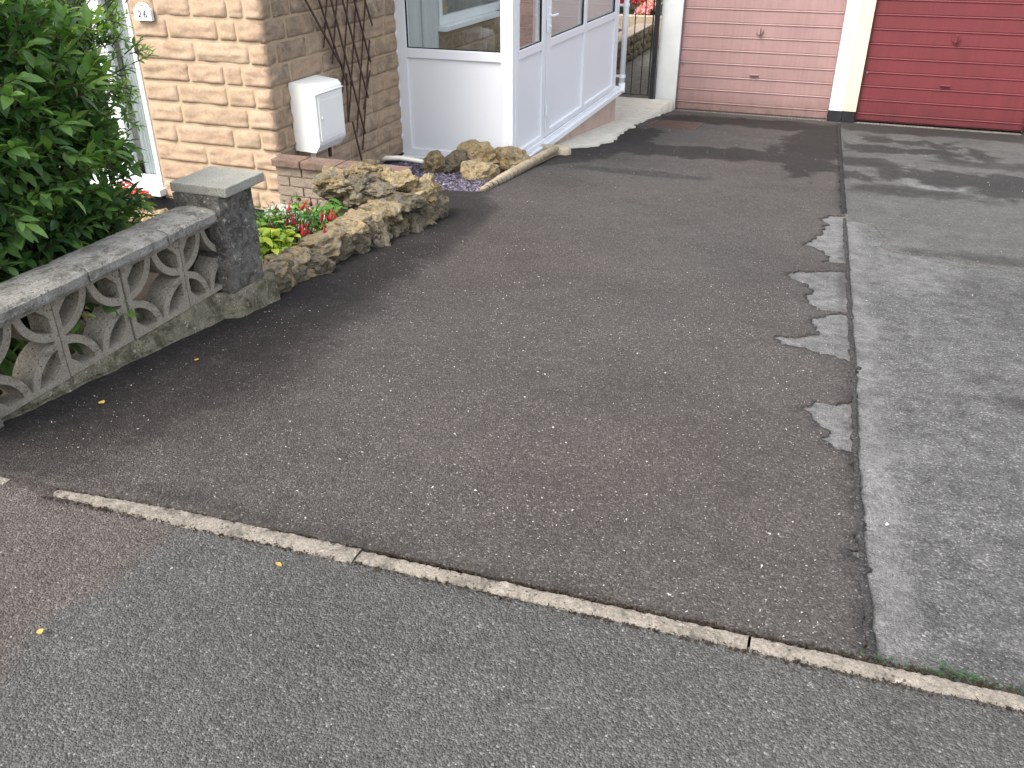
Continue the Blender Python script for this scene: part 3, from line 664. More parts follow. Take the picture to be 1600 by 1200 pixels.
dp = thing('downpipe', 'white plastic downpipe at the far end of the porch', 'pipe', (-2.578, 11.0, -.6))
MB().tube([(0, 0, -.005), (0, 0, 2.05)], .034, 16).build('pipe', M['upvc'], dp, True)
MB().tube([(0, 0, .08), (0, 0, -.005), (.008, -.01, -.035)], [.041, .041, .041], 14).build('shoe', M['upvc'], dp, True)
for z in (.14, .95): MB().tube([(0, 0, z), (0, 0, z + .035)], .041, 16).box(-.09, -.02, -.012, .012, z + .005, z + .03).build('bracket', M['upvc'], dp)

# ------------------------------------------------------------------ garages, gate
YG = 13.07
def garage(label, x0, x1, zb, mat, pil, xl, xr):
    g = thing('garage', label, 'garage', ((x0 + x1) / 2, YG + 2, -1.25), 'pair of single garages at the end of the drive'); L = Vector(g.location)
    def A(o, par=None):
        o.parent = par or g
        if par is None: o.matrix_parent_inverse = Matrix.Translation(-L)
        return o
    for a, b, mt, bs in pil:
        A(MB().box(a, b, YG, YG + .30, bs, 1.0, .004).build('pillar', M[mt]))
        if bs > -1.075: A(MB().box(a + .002, b - .002, YG + .004, YG + .29, -1.4, bs - .0).build('pillar_base', M['blackp']))
    d = A(MB().box(x0 + .01, x1 - .01, YG + .085, YG + .11, zb, .80).build('garage_door', M[mat]))
    A(MB().box(x0, x0 + .010, YG + .03, YG + .12, zb, .8).build('door_jamb', M[mat])); A(MB().box(x1 - .010, x1, YG + .03, YG + .12, zb, .8).build('door_jamb', M[mat]))
    zs = [zb + .012, -1.085]
    while zs[-1] < .6: zs.append(zs[-1] + .18)
    for a, b in zip(zs, zs[1:]):
        # a pressed panel: flat field with a raised rounded rib along its top edge
        pf = [(.084, a), (.072, a + .006), (.072, b - .026), (.0655, b - .020), (.063, b - .013), (.0655, b - .006), (.072, b - .001), (.084, b - .0005)]
        MB().prism([pf], lambda u, v, w_: (w_, YG + u, v), x0 + .012, x1 - .012).build('panel', M[mat], d)
    xc = (x0 + x1) / 2
    hz = -.09
    MB().tube([(xc, YG + .055, hz), (xc, YG + .045, hz)], .050, 20).tube([(xc, YG + .045, hz), (xc, YG + .030, hz)], .018, 12).box(xc - .012, xc + .012, YG + .012, YG + .030, hz - .055, hz + .055, .004).build('lock_handle', M[mat], d)
    MB().box(xc - .06, xc + .06, YG + .040, YG + .066, -.685, -.665, .006).build('pull_handle', M[mat], d)
    MB().tube([(x0 + .05, YG + .057, -.56), (x0 + .05, YG + .045, -.56)], .012, 8).build('rivet', M['steelgrey'], d)
    A(MB().box(xl, xr, YG - .005, YG + .12, .80, 1.02, .004).build('lintel', M['white']))
    A(MB().box(xl, xl + .1, YG + .31, YG + 5.2, -1.6, 1.0).box(xr - .1, xr, YG + .31, YG + 5.2, -1.6, 1.0).box(xl + .1, xr - .1, YG + 5.1, YG + 5.2, -1.6, 1.0).build('side_walls', M['white']))
    A(MB().box(xl - .03, xr + .0, YG - .08, YG + 5.3, 1.025, 1.16).build('roof', M['felt']))
    return g
g1 = garage('garage with the faded pink ribbed up-and-over door beside the gate', -2.255, -.125, -1.215, 'pink', [(-2.55, -2.255, 'white', -1.6), (-.12, .064, 'white', -1.074)], -2.55, .064)
g2 = garage('garage with the dark red ribbed up-and-over door and cream pillar', .240, 2.318, -1.195, 'red', [(.066, .236, 'cream', -1.071), (2.322, 2.6, 'cream', -1.071)], .067, 2.6)
tag(MB().box(-2.27, 2.6, YG - .02, YG + .3, -1.5, -1.222, .004).build('threshold', M['sillstone']), kind='structure')
def drain(label, x0, x1, y, z):
    d = thing('drain_channel', label, 'drain', ((x0 + x1) / 2, y, z), 'slotted drains in front of the garage doors'); h = (x1 - x0) / 2
    MB().box(-h, h, -.055, .055, -.05, -.012).build('trough', M['blackp'], d)
    MB().box(-h, h, .042, .058, -.03, .014, .002).box(-h, h, -.058, -.042, -.03, .010, .002).build('rail', M['steelgrey'], d)
    m = MB(); x = -h + .01
    while x < h: m.box(x, x + .017, -.0415, .0415, -.012, .012); x += .042
    m.build('grating', M['steelgrey'], d)
drain('long slotted drain channel below the pink garage door', -2.2, -.16, 12.96, -1.207)
drain('short slotted drain channel below the red garage door', .28, 1.25, 12.97, -1.207)

gt = thing('gate', 'black iron gate with thin bars between porch and garage', 'gate', (-2.85, 13.0, -1.08))
MB().box(.225, .292, -.03, .03, -.1, 1.9, .004).build('post', M['iron'], gt)
for z, h in ((.055, .014), (1.55, .02)) : MB().box(-.85, .222, -.012, .012, z, z + h).build('rail', M['iron'], gt)
for x in (.20, .085, -.055, -.195, -.335, -.475, -.615, -.755): MB().tube([(x, 0, .069), (x, 0, 1.55)], .0075 if x < .2 else .011, 8).build('bar', M['iron'], gt)
MB().tube([(-.85, 0, -.05), (-.85, 0, 1.6)], .02, 8).build('hinge_bar', M['iron'], gt)

mh = thing('manhole_cover', 'rusty brown manhole cover set in the tarmac by the pink garage', 'manhole cover', (-1.88, 11.1, gz(11.1) + .012))
mh.rotation_euler = (math.atan(-.1045), 0, 0)
MB().box(-.30, .30, -.40, .40, -.05, .004, .004).build('frame', M['rust'], mh)
m = MB(); 
for i in range(11):
    for j in range(14): m.box(-.265 + i * .049, -.265 + i * .049 + .034, -.36 + j * .052, -.36 + j * .052 + .03, .0041, .010)
m.build('tread_plate', M['rust'], mh)['kind'] = 'stuff'

# ------------------------------------------------------------------ screen block wall and piers
swl = thing('screen_wall', 'low pierced concrete screen-block wall along the drive', 'wall', (-2.35, 2.2, -.2))
def at_s(o): o.parent = swl; o.matrix_parent_inverse = Matrix.Translation((2.35, -2.2, .2)); return o
SB = .292
def arc(cx, cy, r, a0, a1, n): return [(cx + r * math.cos(a0 + (a1 - a0) * i / n), cy + r * math.sin(a0 + (a1 - a0) * i / n)) for i in range(n + 1)]
def block_loops():
    s = SB; h = s / 2; ro = h - .0015; ri = .117; fr = .020; ch = .080
    holes = []
    for k, (cx, cy) in enumerate(((0, 0), (s, 0), (s, s), (0, s))):
        a0 = k * math.pi / 2; da = math.asin(fr / ri)
        loop = arc(0, 0, ri, da, math.pi / 2 - da, 9) + [(fr, ch - fr), (ch - fr, fr)]
        c, sn = math.cos(a0), math.sin(a0)
        holes.append([(cx + x * c - y * sn, cy + x * sn + y * c) for x, y in loop])
    star = []
    g = math.radians(9)
    for (cx, cy, a) in ((0, 0, 0), (0, s, -math.pi / 2), (s, s, math.pi), (s, 0, math.pi / 2)):
        star.append(arc(cx, cy, ro, a + math.pi / 2 - g, a + g, 10))
    # order the arcs round the centre: bottom-left, bottom-right, top-right, top-left
    bl, tl, trr, br = star
    pts = bl + br + trr + tl
    cxy = s / 2; pts = sorted(pts, key=lambda p: math.atan2(p[1] - cxy, p[0] - cxy))
    return [[(0, 0), (s, 0), (s, s), (0, s)]] + [l[::-1] for l in holes] + [pts[::-1]]
bl_me = MB().prism(block_loops(), lambda u, v, d: (d, u, v), 0, -.092).mesh('screen_block')
SE = [2.80, 2.535, 2.222, 1.910, 1.598]
for a, b in zip(SE, SE[1:]):
    o = part('screen_block', bl_me, M['screen'], None, (-2.300 + U(-.003, .003), b + .003, -.004)); o.scale = (1, (a - b - .006) / SB, 1); at_s(o)
ws = [1.60, 2.06, 2.455, 2.752]
for a, b in zip(ws, ws[1:]):
    n = 14; rows = []; bm = bmesh.new()
    for j in range(n + 1):
        y = a + .003 + (b - a - .006) * j / n; e = .004 * fbm(y * 9, 1) + .003 * fbm(y * 40, 2)
        e += .006 * (1 - ss(0, .02, min(y - a, b - y)))
        pr = [(-2.268, .290), (-2.264 - e, .300), (-2.264 - e, .326), (-2.275 - e, .337 - e * .4), (-2.33, .344 + .003 * fbm(y * 12, 5)), (-2.40, .343), (-2.452 + e, .333), (-2.46 + e, .318), (-2.455, .290)]
        rows.append([bm.verts.new((x, y, z)) for x, z in pr])
    for r, q in zip(rows, rows[1:]):
        for k in range(len(r)): bm.faces.new((r[k], r[(k + 1) % len(r)], q[(k + 1) % len(r)], q[k]))
    bm.faces.new(rows[0]); bm.faces.new(rows[-1][::-1])
    at_s(MB().bm(bm).build('coping_stone', M['coping']))
bm = bmesh.new(); rows = []
for j in range(50):
    y = 1.602 + (3.02 - 1.602) * j / 49; px_ = .055 * ss(2.70, 2.74, y); e = lambda s: .012 * fbm(y * 9, s) + .010 * fbm(y * 34, s)
    pr = [(-2.42, -.004), (-2.302 + e(2) * .4, -.006 + e(1) * .4), (-2.292 + e(3), -.03), (-2.286 + e(4), gz(y) * .6 - .02), (-2.282 + e(5), gz(y) + .02), (-2.268 + e(6), gz(y) - .01), (-2.27, gz(y) - .12), (-2.42, gz(y) - .12)]
    rows.append([bm.verts.new((x + (px_ if x > -2.4 else 0), y, z - (.02 * ss(2.7, 2.74, y) if z > -.02 else 0))) for x, z in pr])
for r, q in zip(rows, rows[1:]):
    for k in range(len(r)): bm.faces.new((r[k], r[(k + 1) % len(r)], q[(k + 1) % len(r)], q[k]))
bm.faces.new(rows[0]); bm.faces.new(rows[-1][::-1])
at_s(MB().bm(bm).build('plinth', M['plinth'], None, True))
def pier(label, y0, zt):
    p = thing('pier', label, 'pier', (-2.365, y0 + .115, -.2), 'piers at the ends of the screen wall')
    hz = (zt + .2)
    def blk(z0, z1, j):
        bm = bmesh.new(); bmesh.ops.create_cube(bm, size=1)
        bmesh.ops.subdivide_edges(bm, edges=bm.edges[:], cuts=7, use_grid_fill=True)
        for v in bm.verts:
            c = v.co.copy(); v.co = Vector((c.x * .232, c.y * .232, z0 + (c.z + .5) * (z1 - z0)))
            corner = sum(1 for q in c if abs(q) > .49)
            k = .004 * fbm(v.co.x * 12 + j, v.co.y * 12, v.co.z * 12) - (.005 if corner >= 2 else 0)
            v.co += Vector((c.x, c.y, 0)) * 2 * k
        return MB().bm(bm).build('pier_block', M['pier'], p)
    for j, (a, b) in enumerate(((.17, .342), (.343, hz))): blk(a, b, j * 4 + y0)
    MB().box(-.124, .146, -.100, .165, hz + .001, hz + .041, .006).build('cap', M['cap'], p)
    return p
pier('dark lichen-spotted square pier with pale cap between screen wall and rockery', 2.745, .385)
pier('pier cut off by the left picture edge at the road end of the screen wall', 1.365, .385)

# ------------------------------------------------------------------ rocks
def rock_mesh(sx, sy, sz, seed, rough=.35, sub=3, facets=13):
    bm = bmesh.new(); bmesh.ops.create_icosphere(bm, subdivisions=sub, radius=1.0)
    rr = random.Random(seed); pl_ = []
    for _ in range(facets):
        v = Vector((rr.gauss(0, 1), rr.gauss(0, 1), rr.gauss(0, 1))).normalized(); pl_.append((v, rr.uniform(.58, .86)))
    for v in bm.verts:
        p = v.co.normalized(); r = .45 + .55 * min(1.25, .86 / max(abs(p.x), abs(p.y), abs(p.z)))
        for nrm, d in pl_:
            k = p.dot(nrm)
            if k > d: r = min(r, d / k * 1.12 + .015)
        q = p * 1.6 + Vector((seed * 3.1, seed * 1.7, seed))
        r *= 1 + rough * (.55 * noise.fractal(q, 1., 2.1, 6) + .24 * (noise.ridged_multi_fractal(q * 1.5, 1., 2.1, 5, 1., 2.) - 1.3)) - .05 * rough * abs(math.sin(p.z * 9 + 3 * noise.noise(q)))
        v.co = Vector((p.x * r * sx / 2, p.y * r * sy / 2, p.z * r * sz / 2))
    return MB().bm(bm).mesh('stone', False)
rw = thing('rockery_wall', 'low dry wall of craggy golden limestone beside the drive', 'stone wall', (-2.45, 4, -.3))
RL = Vector(rw.location)
def rstone(x, y, z, sx, sy, sz, rot, seed, mat='rock', rough=.55):
    o = part('stone', rock_mesh(sx, sy, sz, seed, rough, 4), M[mat], rw, Vector((x, y, z)) - RL, rot); return o
rr = random.Random(12)
sd = 100
# front run, two courses, following the fall of the drive
y = 2.99
while y < 4.95:
    L = rr.uniform(.20, .30)
    zb = gz(y)
    top = -.005 - .055 * ss(3.6, 4.9, y)
    h = top - zb + .10
    rstone(-2.36 + rr.uniform(-.02, .02), y + L / 2 - .05, zb + h * .06, .23, L * 1.08, h * .70, (rr.uniform(-.2, .2), rr.uniform(-.2, .2), rr.uniform(-.4, .4)), sd, 'rockm'); sd += 1
    y += L * .84
y = 3.02
while y < 4.9:
    L = rr.uniform(.24, .38)
    top = .005 - .075 * ss(3.6, 4.9, y)
    rstone(-2.40 + rr.uniform(-.03, .02), y + L / 2 - .04, top - .145, .26, L * 1.08, .145, (rr.uniform(-.15, .15), rr.uniform(-.12, .12), rr.uniform(-.5, .5)), sd, rr.choice(('rock', 'rockt', 'rockt'))); sd += 1
    y += L * .85
# return towards the house, three courses
for zc, hh in ((-.46, .22), (-.30, .22), (-.15, .19)):
    x = -2.36
    while x > -2.84:
        L = rr.uniform(.2, .32)
        for yy in (4.50, 4.76):
            rstone(x - L / 2 + .1, yy + rr.uniform(-.04, .04), zc + rr.uniform(-.03, .03) + (.02 if x < -2.6 else 0), L * 1.25, .29, hh, (rr.uniform(-.25, .25), rr.uniform(-.2, .2), rr.uniform(-.5, .5)), sd, rr.choice(('rock', 'rockm', 'rock'))); sd += 1
        x -= L * .85
for q in ((-2.80, 4.50, -.055, .22, .26, .14, 'rock'), (-2.60, 4.52, -.065, .26, .24, .13, 'rockm'), (-2.74, 4.76, -.06, .30, .24, .12, 'rock'), (-2.46, 4.72, -.10, .26, .26, .12, 'rock'), (-2.36, 4.86, -.17, .18, .15, .2, 'rockt'), (-2.48, 4.50, -.09, .22, .18, .09, 'rockm'), (-2.70, 4.46, -.07, .26, .2, .09, 'rock'), (-2.33, 4.95, -.38, .17, .13, .18, 'rock'), (-2.29, 4.70, -.34, .12, .11, .11, 'rockt'), (-2.80, 4.6, -.06, .22, .24, .09, 'rock'), (-2.41, 3.12, -.09, .27, .26, .07, 'rockt')):
    rstone(q[0], q[1], q[2], q[3], q[4], q[5], (rr.uniform(-.2, .2), rr.uniform(-.2, .2), rr.uniform(0, 3)), sd, q[6]); sd += 1
o = MB().box(-2.52, -2.34, 3.02, 4.9, -.7, -.17).box(-2.86, -2.38, 4.5, 4.8, -.7, -.20).build('core', M['rockm'], rw); o.location = -RL

def boulder(label, x, y, z, sx, sy, sz, seed, mat, rz=0., grp='boulders on the slate bed', rough=.38, cat='rock'):
    o = bpy.data.objects.new('boulder', rock_mesh(sx, sy, sz, seed, rough, 4)); o.data.materials.append(M[mat]); link(o)
    o.location = (x, y, z); o.rotation_euler = (0, 0, rz); return tag(o, label, cat, grp)
def bz(x, y): return gz(y) - .045 - .05 * ss(5.8, 7.2, y)
boulder('round yellow mossy boulder nearest the white porch sill left end', -3.14, 6.68, bz(0, 6.68) + .10, .24, .22, .25, 5, 'rock')
boulder('ridged dark brown boulder between the round one and the tall one', -2.98, 6.74, bz(0, 6.74) + .10, .30, .24, .27, 6, 'rockm', .5)
boulder('largest tall grey-topped boulder in front of the porch panel', -2.86, 6.86, bz(0, 6.86) + .14, .50, .30, .34, 7, 'rock', .3)
boulder('flat golden boulder leaning forward on the purple slate', -2.66, 6.50, bz(0, 6.5) + .085, .32, .26, .25, 8, 'rockt', .9)
boulder('grey boulder by the porch corner', -2.60, 7.02, bz(0, 7.02) + .13, .38, .28, .30, 19, 'rock', .2)
boulder('small pale tan chunk at the foot of the porch corner boulder', -2.50, 6.94, bz(0, 6.94) + .06, .15, .12, .15, 10, 'rockt', .4)
boulder('small grey stone lying on the rockery top by the white pipe', -2.76, 4.88, -.06, .17, .12, .09, 23, 'rockm', .3, 'loose stones')

# purple slate chippings: one mass nobody could count
m = MB(); lc = []; rr = random.Random(3)
poly_s = [(-3.66, 5.32), (-2.64, 5.32), (-2.62, 5.74), (-2.40, 5.85), (-2.44, 7.68), (-2.5, 8.1), (-2.58, 8.1), (-2.60, 7.1), (-3.66, 7.1)]
k = 0
while k < 9000:
    x, y = rr.uniform(-3.66, -2.38), rr.uniform(5.32, 8.1)
    if not pip(x, y, poly_s): continue
    k += 1
    L, Wd, T = rr.uniform(.018, .040), rr.uniform(.009, .02), rr.uniform(.002, .005)
    R = Matrix.Rotation(rr.uniform(0, 6.3), 3, 'Z') @ Matrix.Rotation(rr.gauss(0, .35), 3, 'X') @ Matrix.Rotation(rr.gauss(0, .35), 3, 'Y')
    c = Vector((x, y, bz(x, y) + .012 + rr.uniform(0, .03)))
    pts = [(-L, -Wd * .4), (-L * .2, -Wd), (L, -Wd * .3), (L * .6, Wd), (-L * .6, Wd * .8)]
    vs = [c + R @ Vector((a * .5, b * .5, s)) for s in (-T, T) for a, b in pts]
    m.add(vs, [(5, 6, 7, 8, 9)] + [(i, (i + 1) % 5, (i + 1) % 5 + 5, i + 5) for i in range(5)])
    lc += [rr.random()] * 10
me = m.mesh('slate_chippings', False, False); at = me.attributes.new('lc', 'FLOAT', 'POINT'); at.data.foreach_set('value', lc)
me.materials.append(M['slate']); o = link(bpy.data.objects.new('slate_chippings', me)); tag(o, 'purple plum slate chippings between boulders and rope edging', 'slate', None, 'stuff')

# rope-top edging
re_ = thing('rope_edging', 'tan rope-twist concrete edging between slate bed and drive', 'edging', (-2.40, 6.75, gz(6.75) - .02))
A0, A1 = Vector((-2.372, 5.84, gz(5.84) + .022)), Vector((-2.445, 7.85, gz(7.85) + .062))
dirv = (A1 - A0); Ln = dirv.length; dirv.normalize(); sx_ = dirv.cross(Vector((0, 0, 1))).normalized(); up = sx_.cross(dirv)
vs = []; fs = []; NR, NS = 520, 20
for i in range(NR + 1):
    t = i / NR * Ln; R0 = .038 * min(1, .6 + .4 * ss(0, .5, t))
    for k in range(NS):
        a = 2 * math.pi * k / NS; tw = a * 1 + t / .062 * math.pi * 2
        r = R0 * (.50 + .58 * abs(math.sin(a * .5 + math.pi * t / .095)) ** .6)
        vs.append(A0 + dirv * t + (sx_ * math.cos(a) + up * math.sin(a)) * r - Vector(re_.location))
for i in range(NR):
    for k in range(NS): fs.append((i * NS + k, i * NS + (k + 1) % NS, (i + 1) * NS + (k + 1) % NS, (i + 1) * NS + k))
fs += [tuple(range(NS)), tuple(range(NR * NS, NR * NS + NS))]
MB().add(vs, fs).build('rope_roll', M['rope'], re_, True)
hel = []
for i in range(900):
    t = i / 899 * (Ln - .02) + .01; a = -2 * math.pi * t / .095; R0 = .038 * min(1, .6 + .4 * ss(0, .5, t)) * .60
    hel.append(A0 + dirv * t + (sx_ * math.cos(a) + up * math.sin(a)) * R0 - Vector(re_.location))
MB().tube(hel, .0065, 5).build('groove_strip', M['soil'], re_, True)  # dark strip laid along the groove to bring out the twist
e0, e1 = A0 - Vector(re_.location), A1 - Vector(re_.location)
vs = [p + sx_ * s + Vector((0, 0, z)) for p in (e0, e1) for s in (-.019, .019) for z in (-.14, -.006)]
MB().add(vs, [(0, 1, 3, 2), (4, 6, 7, 5), (0, 4, 5, 1), (2, 3, 7, 6), (0, 2, 6, 4), (1, 5, 7, 3)]).build('base', M['rope'], re_)
es = [(-.26, -.045), (-.1, -.06), (.02, -.085), (.08, -.07), (.11, 0), (.08, .07), (.02, .085), (-.1, .06), (-.26, .045)]
bm = bmesh.new(); rings = []
es = resample(es, .03, .003, 2.5, True, 20)
for k_, z_ in ((1., -.10), (1., .030), (.965, .047), (.90, .057), (.75, .062)):
    rings.append([bm.verts.new((-.08 + (u + .08) * k_, v * k_ + .04 * u, z_ + .004 * fbm(u * 20, v * 20, z_))) for u, v in es])
for r, q in zip(rings, rings[1:]):
    for k in range(len(r)): bm.faces.new((r[k], r[(k + 1) % len(r)], q[(k + 1) % len(r)], q[k]))
bm.faces.new(rings[0][::-1]); bm.faces.new(rings[-1])
me = MB().bm(bm).mesh('edging_stone', True); me.materials.append(M['tanstone'])
o = link(bpy.data.objects.new('edging_stone', me)); o.location = (-2.42, 7.93, gz(7.93) + .02)
tag(o, 'pale rounded tan stone closing the far end of the rope edging', 'edging')
o = MB().tube([(-3.45, 6.30, -.43), (-3.40, 6.28, -.40), (-3.30, 6.32, -.40), (-3.22, 6.36, -.415), (-3.10, 6.35, -.42)], [.018, .02, .02, .02, .016], 10).build('pipe_offcut', M['hose'], None, True)
tag(o, 'cream plastic pipe offcut lying behind the rockery by the porch sill', 'pipe')

# ------------------------------------------------------------------ plants
def leaf_geo(L, Wd, fold=.25, droop=.25, teeth=0):
    prof = [(0, .03), (.18, .55), (.42, 1.), (.68, .82), (.88, .38), (1, .0)]
    vs = []; fs = []
    for t, wv in prof:
        x = t * L; z = -droop * L * t * t; hw = wv * Wd / 2
        vs += [(x, -hw, z + fold * hw), (x, 0, z), (x, hw, z + fold * hw)]
    for i in range(len(prof) - 1):
        a = i * 3; fs += [(a, a + 3, a + 4, a + 1), (a + 1, a + 4, a + 5, a + 2)]
    return [Vector(v) for v in vs], fs
class Foliage:
    def __init__(s): s.m = MB(); s.lc = []
    def put(s, geo, loc, rot, c, sc=1.):
        vs, fs = geo; s.m.add([loc + rot @ (v * sc) for v in vs], fs); s.lc += [c] * len(vs)
    def build(s, name, mat, parent=None, kind=None):
        me = s.m.mesh(name, True, False); at = me.attributes.new('lc', 'FLOAT', 'POINT'); at.data.foreach_set('value', s.lc)
        me.materials.append(mat); o = link(bpy.data.objects.new(name, me), parent)
        if kind: o['kind'] = kind
        return o
def frame(d, roll=0):
    d = d.normalized(); a = Vector((0, 0, 1)) if abs(d.z) < .95 else Vector((1, 0, 0))
    y = a.cross(d).normalized(); z = d.cross(y)
    return Matrix((d, y, z)).transposed() @ Matrix.Rotation(roll, 3, 'X')
geos = [leaf_geo(U(.055, .082), U(.026, .036), U(.15, .45), U(.05, .4)) for _ in range(6)]
geos_s = [leaf_geo(U(.032, .046), U(.013, .019), U(.2, .5), U(.0, .4)) for _ in range(4)]
bush = thing('shrub', 'large dense green leafy shrub overhanging the screen wall', 'shrub', (-2.95, 2.3, -.28))
BL = Vector(bush.location); fo = Foliage(); stems = MB(); leaves = []
rr = random.Random(21)
def sprig(p, d, n, gs, cbase, spread=.9, ln=.12):
    d = d.normalized(); base = p - d * ln
    stems.tube([base - BL, p - BL], [.003, .0015], 5, False)
    f = frame(d, rr.uniform(0, 6))
    for i in range(n):
        t = .25 + .75 * i / max(1, n - 1); an = i * 2.4 + rr.uniform(-.3, .3)
        side = f @ Vector((0, math.cos(an), math.sin(an)))
        op = spread * (1.15 - .65 * t) + rr.uniform(-.1, .1)
        ld = d * math.cos(op * 1.2) + side * math.sin(op * 1.2)
        ld = (ld + Vector((0, 0, .12))).normalized()
        # upper side of the leaf turned to the light
        y = Vector((0, 0, 1)).cross(ld)
        if y.length < .1: y = side
        y.normalize(); R = Matrix((ld, y, ld.cross(y))).transposed() @ Matrix.Rotation(rr.gauss(0, .35), 3, 'X')
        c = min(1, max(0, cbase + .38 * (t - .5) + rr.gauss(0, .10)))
        leaves.append((rr.choice(gs), base + d * (ln * t), R, c, rr.uniform(.55, 1.2)))
def crown(c, r, n, gs, cb, cvar, inner, nl, seed, spread=.9):
    c = Vector(c)
    for i in range(n):
        while True:
            v = Vector((rr.uniform(-1, 1), rr.uniform(-1, 1), rr.uniform(-1, 1)))
            if .05 < v.length < 1: break
        u = v.normalized(); k = (rr.random() ** inner)
        bumpy = 1 + .22 * noise.fractal(u * 2.2 + Vector((seed, 0, 0)), 1., 2., 3)
        p = c + Vector((u.x * r[0], u.y * r[1], u.z * r[2])) * k * bumpy
        if p.x > -2.40 and p.z < .46: continue
        if p.z < -.1 : continue
        dd = (u + Vector((.15, -.15, .35)) + Vector((rr.gauss(0, .35), rr.gauss(0, .35), rr.gauss(0, .35))))
        sprig(p, dd, rr.randint(nl - 2, nl + 1), gs, cb + cvar * (k - .75) + .18 * noise.fractal(p * 5, 1., 2., 2), spread, rr.uniform(.07, .13))  # inner sprigs coloured darker: the crown's own shade put into the leaves
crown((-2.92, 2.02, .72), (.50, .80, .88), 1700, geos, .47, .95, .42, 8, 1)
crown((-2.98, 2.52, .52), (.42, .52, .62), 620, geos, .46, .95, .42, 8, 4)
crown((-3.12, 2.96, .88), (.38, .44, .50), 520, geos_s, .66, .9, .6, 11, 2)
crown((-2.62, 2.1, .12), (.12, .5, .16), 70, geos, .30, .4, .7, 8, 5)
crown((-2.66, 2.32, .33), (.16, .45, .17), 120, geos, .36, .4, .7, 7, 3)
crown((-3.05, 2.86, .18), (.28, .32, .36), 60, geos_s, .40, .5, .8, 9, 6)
for p, d in (((-2.33, 2.20, .165), (.5, .3, .1)), ((-2.315, 2.24, .10), (.6, .1, -.2)), ((-2.34, 2.03, .17), (.5, -.3, .1)), ((-2.36, 2.0, .08), (.6, .2, -.1)), ((-2.40, 2.36, .20), (.3, .3, .1))):
    sprig(Vector(p), Vector(d), 4, geos, .62, 1.0, .06)
# limbs
for k in range(12):
    an = k * 2.399; e = Vector((-3.1 + .2 * math.cos(an), 2.3 + .45 * math.sin(an), .35 + .45 * rr.random()))
    b = BL + Vector((.06 * math.cos(an), .06 * math.sin(an), 0)); md = b.lerp(e, .5) + Vector((rr.uniform(-.06, .06), rr.uniform(-.06, .06), .05))
    stems.tube([b - BL, md - BL, e - BL], [.016, .009, .003], 6, False)
st = stems.build('branches', M['bark'], bush, True, False)
# the 300 leaves nearest the street are leaves of their own, the rest one mass
cam_p = Vector((0, 0, 1.4))
leaves.sort(key=lambda l: (l[1] - cam_p).length + .15 * rr.random())
variants = {}
near, rest = [], []
for l in leaves:
    (near if len(near) < 300 and l[1].y > 1.95 and l[1].z < 1.15 else rest).append(l)
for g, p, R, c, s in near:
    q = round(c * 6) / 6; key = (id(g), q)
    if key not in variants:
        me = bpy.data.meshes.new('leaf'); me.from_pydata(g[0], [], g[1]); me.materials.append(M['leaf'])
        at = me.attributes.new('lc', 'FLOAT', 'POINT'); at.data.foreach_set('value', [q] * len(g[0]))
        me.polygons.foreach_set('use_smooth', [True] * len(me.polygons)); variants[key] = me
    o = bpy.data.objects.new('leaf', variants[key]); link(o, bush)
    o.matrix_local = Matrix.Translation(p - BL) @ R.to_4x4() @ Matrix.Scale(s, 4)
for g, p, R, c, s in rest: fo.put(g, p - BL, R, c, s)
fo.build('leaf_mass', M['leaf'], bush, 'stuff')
print('shrub leaves', len(leaves))

def herb(name, label, cat, x, y, z, h, r, n, gs, mat, cr, grp, up=.8, seed=1):
    t = thing(name, label, cat, (x, y, z), grp); rr2 = random.Random(seed); f = Foliage(); sm = MB()
    for i in range(n):
        a = rr2.uniform(0, 6.28); q = r * math.sqrt(rr2.random()); tip = Vector((math.cos(a) * q, math.sin(a) * q, h * rr2.uniform(.65, 1.)))
        sm.tube([(tip.x * .2, tip.y * .2, 0), tip * .6 + Vector((0, 0, h * .1)), tip], [.003, .0025, .0015], 5, False)
        for k in range(6):
            an = k * 1.05 + a; ld = Vector((math.cos(an), math.sin(an), up * rr2.uniform(-.3, .6)))
            f.put(rr2.choice(gs), tip * rr2.uniform(.6, 1.), frame(ld, rr2.gauss(0, .3)), rr2.uniform(*cr), rr2.uniform(.7, 1.1))
    sm.build('stems', M['leafb'], t, True, False); f.build('leaves', M[mat], t); return t
geob = [leaf_geo(U(.06, .085), U(.034, .046), .3, .35) for _ in range(4)]
geol = [leaf_geo(U(.11, .15), U(.04, .05), .35, .35) for _ in range(4)]
def gs_(y): return gard(0, y)
herb('coleus', 'bright yellow-green leafy plant beside the pier', 'plant', -2.60, 3.50, -.30, .29, .15, 40, geob, 'leafb', (.75, 1.), 'plants in the small bed', seed=2)
herb('lily_plant', 'long-leaved green plant behind the pier near the house corner', 'plant', -2.86, 3.75, -.36, .36, .18, 12, geol, 'leafb', (.35, .7), 'plants in the small bed', seed=3)
herb('leafy_plant', 'light green leafy plant against the rockery return wall', 'plant', -2.72, 4.16, -.40, .34, .18, 22, geob, 'leafb', (.35, .75), 'plants in the small bed', seed=4)
fx = herb('fuchsia', 'fuchsia with hanging red flowers between the green plants', 'plant', -2.66, 3.80, -.32, .36, .22, 30, [leaf_geo(.035, .02, .3, .3) for _ in range(2)], 'leafb', (.0, .4), 'plants in the small bed', seed=5)
def bell(rr2):
    vs = []; fs = []
    prof = [(.002, .012), (.003, 0), (.0045, -.018), (.010, -.032), (.006, -.046)]
    for r, z in prof:
        for k in range(6): vs.append(Vector((r * math.cos(k * 1.047), r * math.sin(k * 1.047), z)))
    for i in range(4):
        for k in range(6): fs.append((i * 6 + k, i * 6 + (k + 1) % 6, i * 6 + 6 + (k + 1) % 6, i * 6 + 6 + k))
    return vs, fs
rr = random.Random(9)
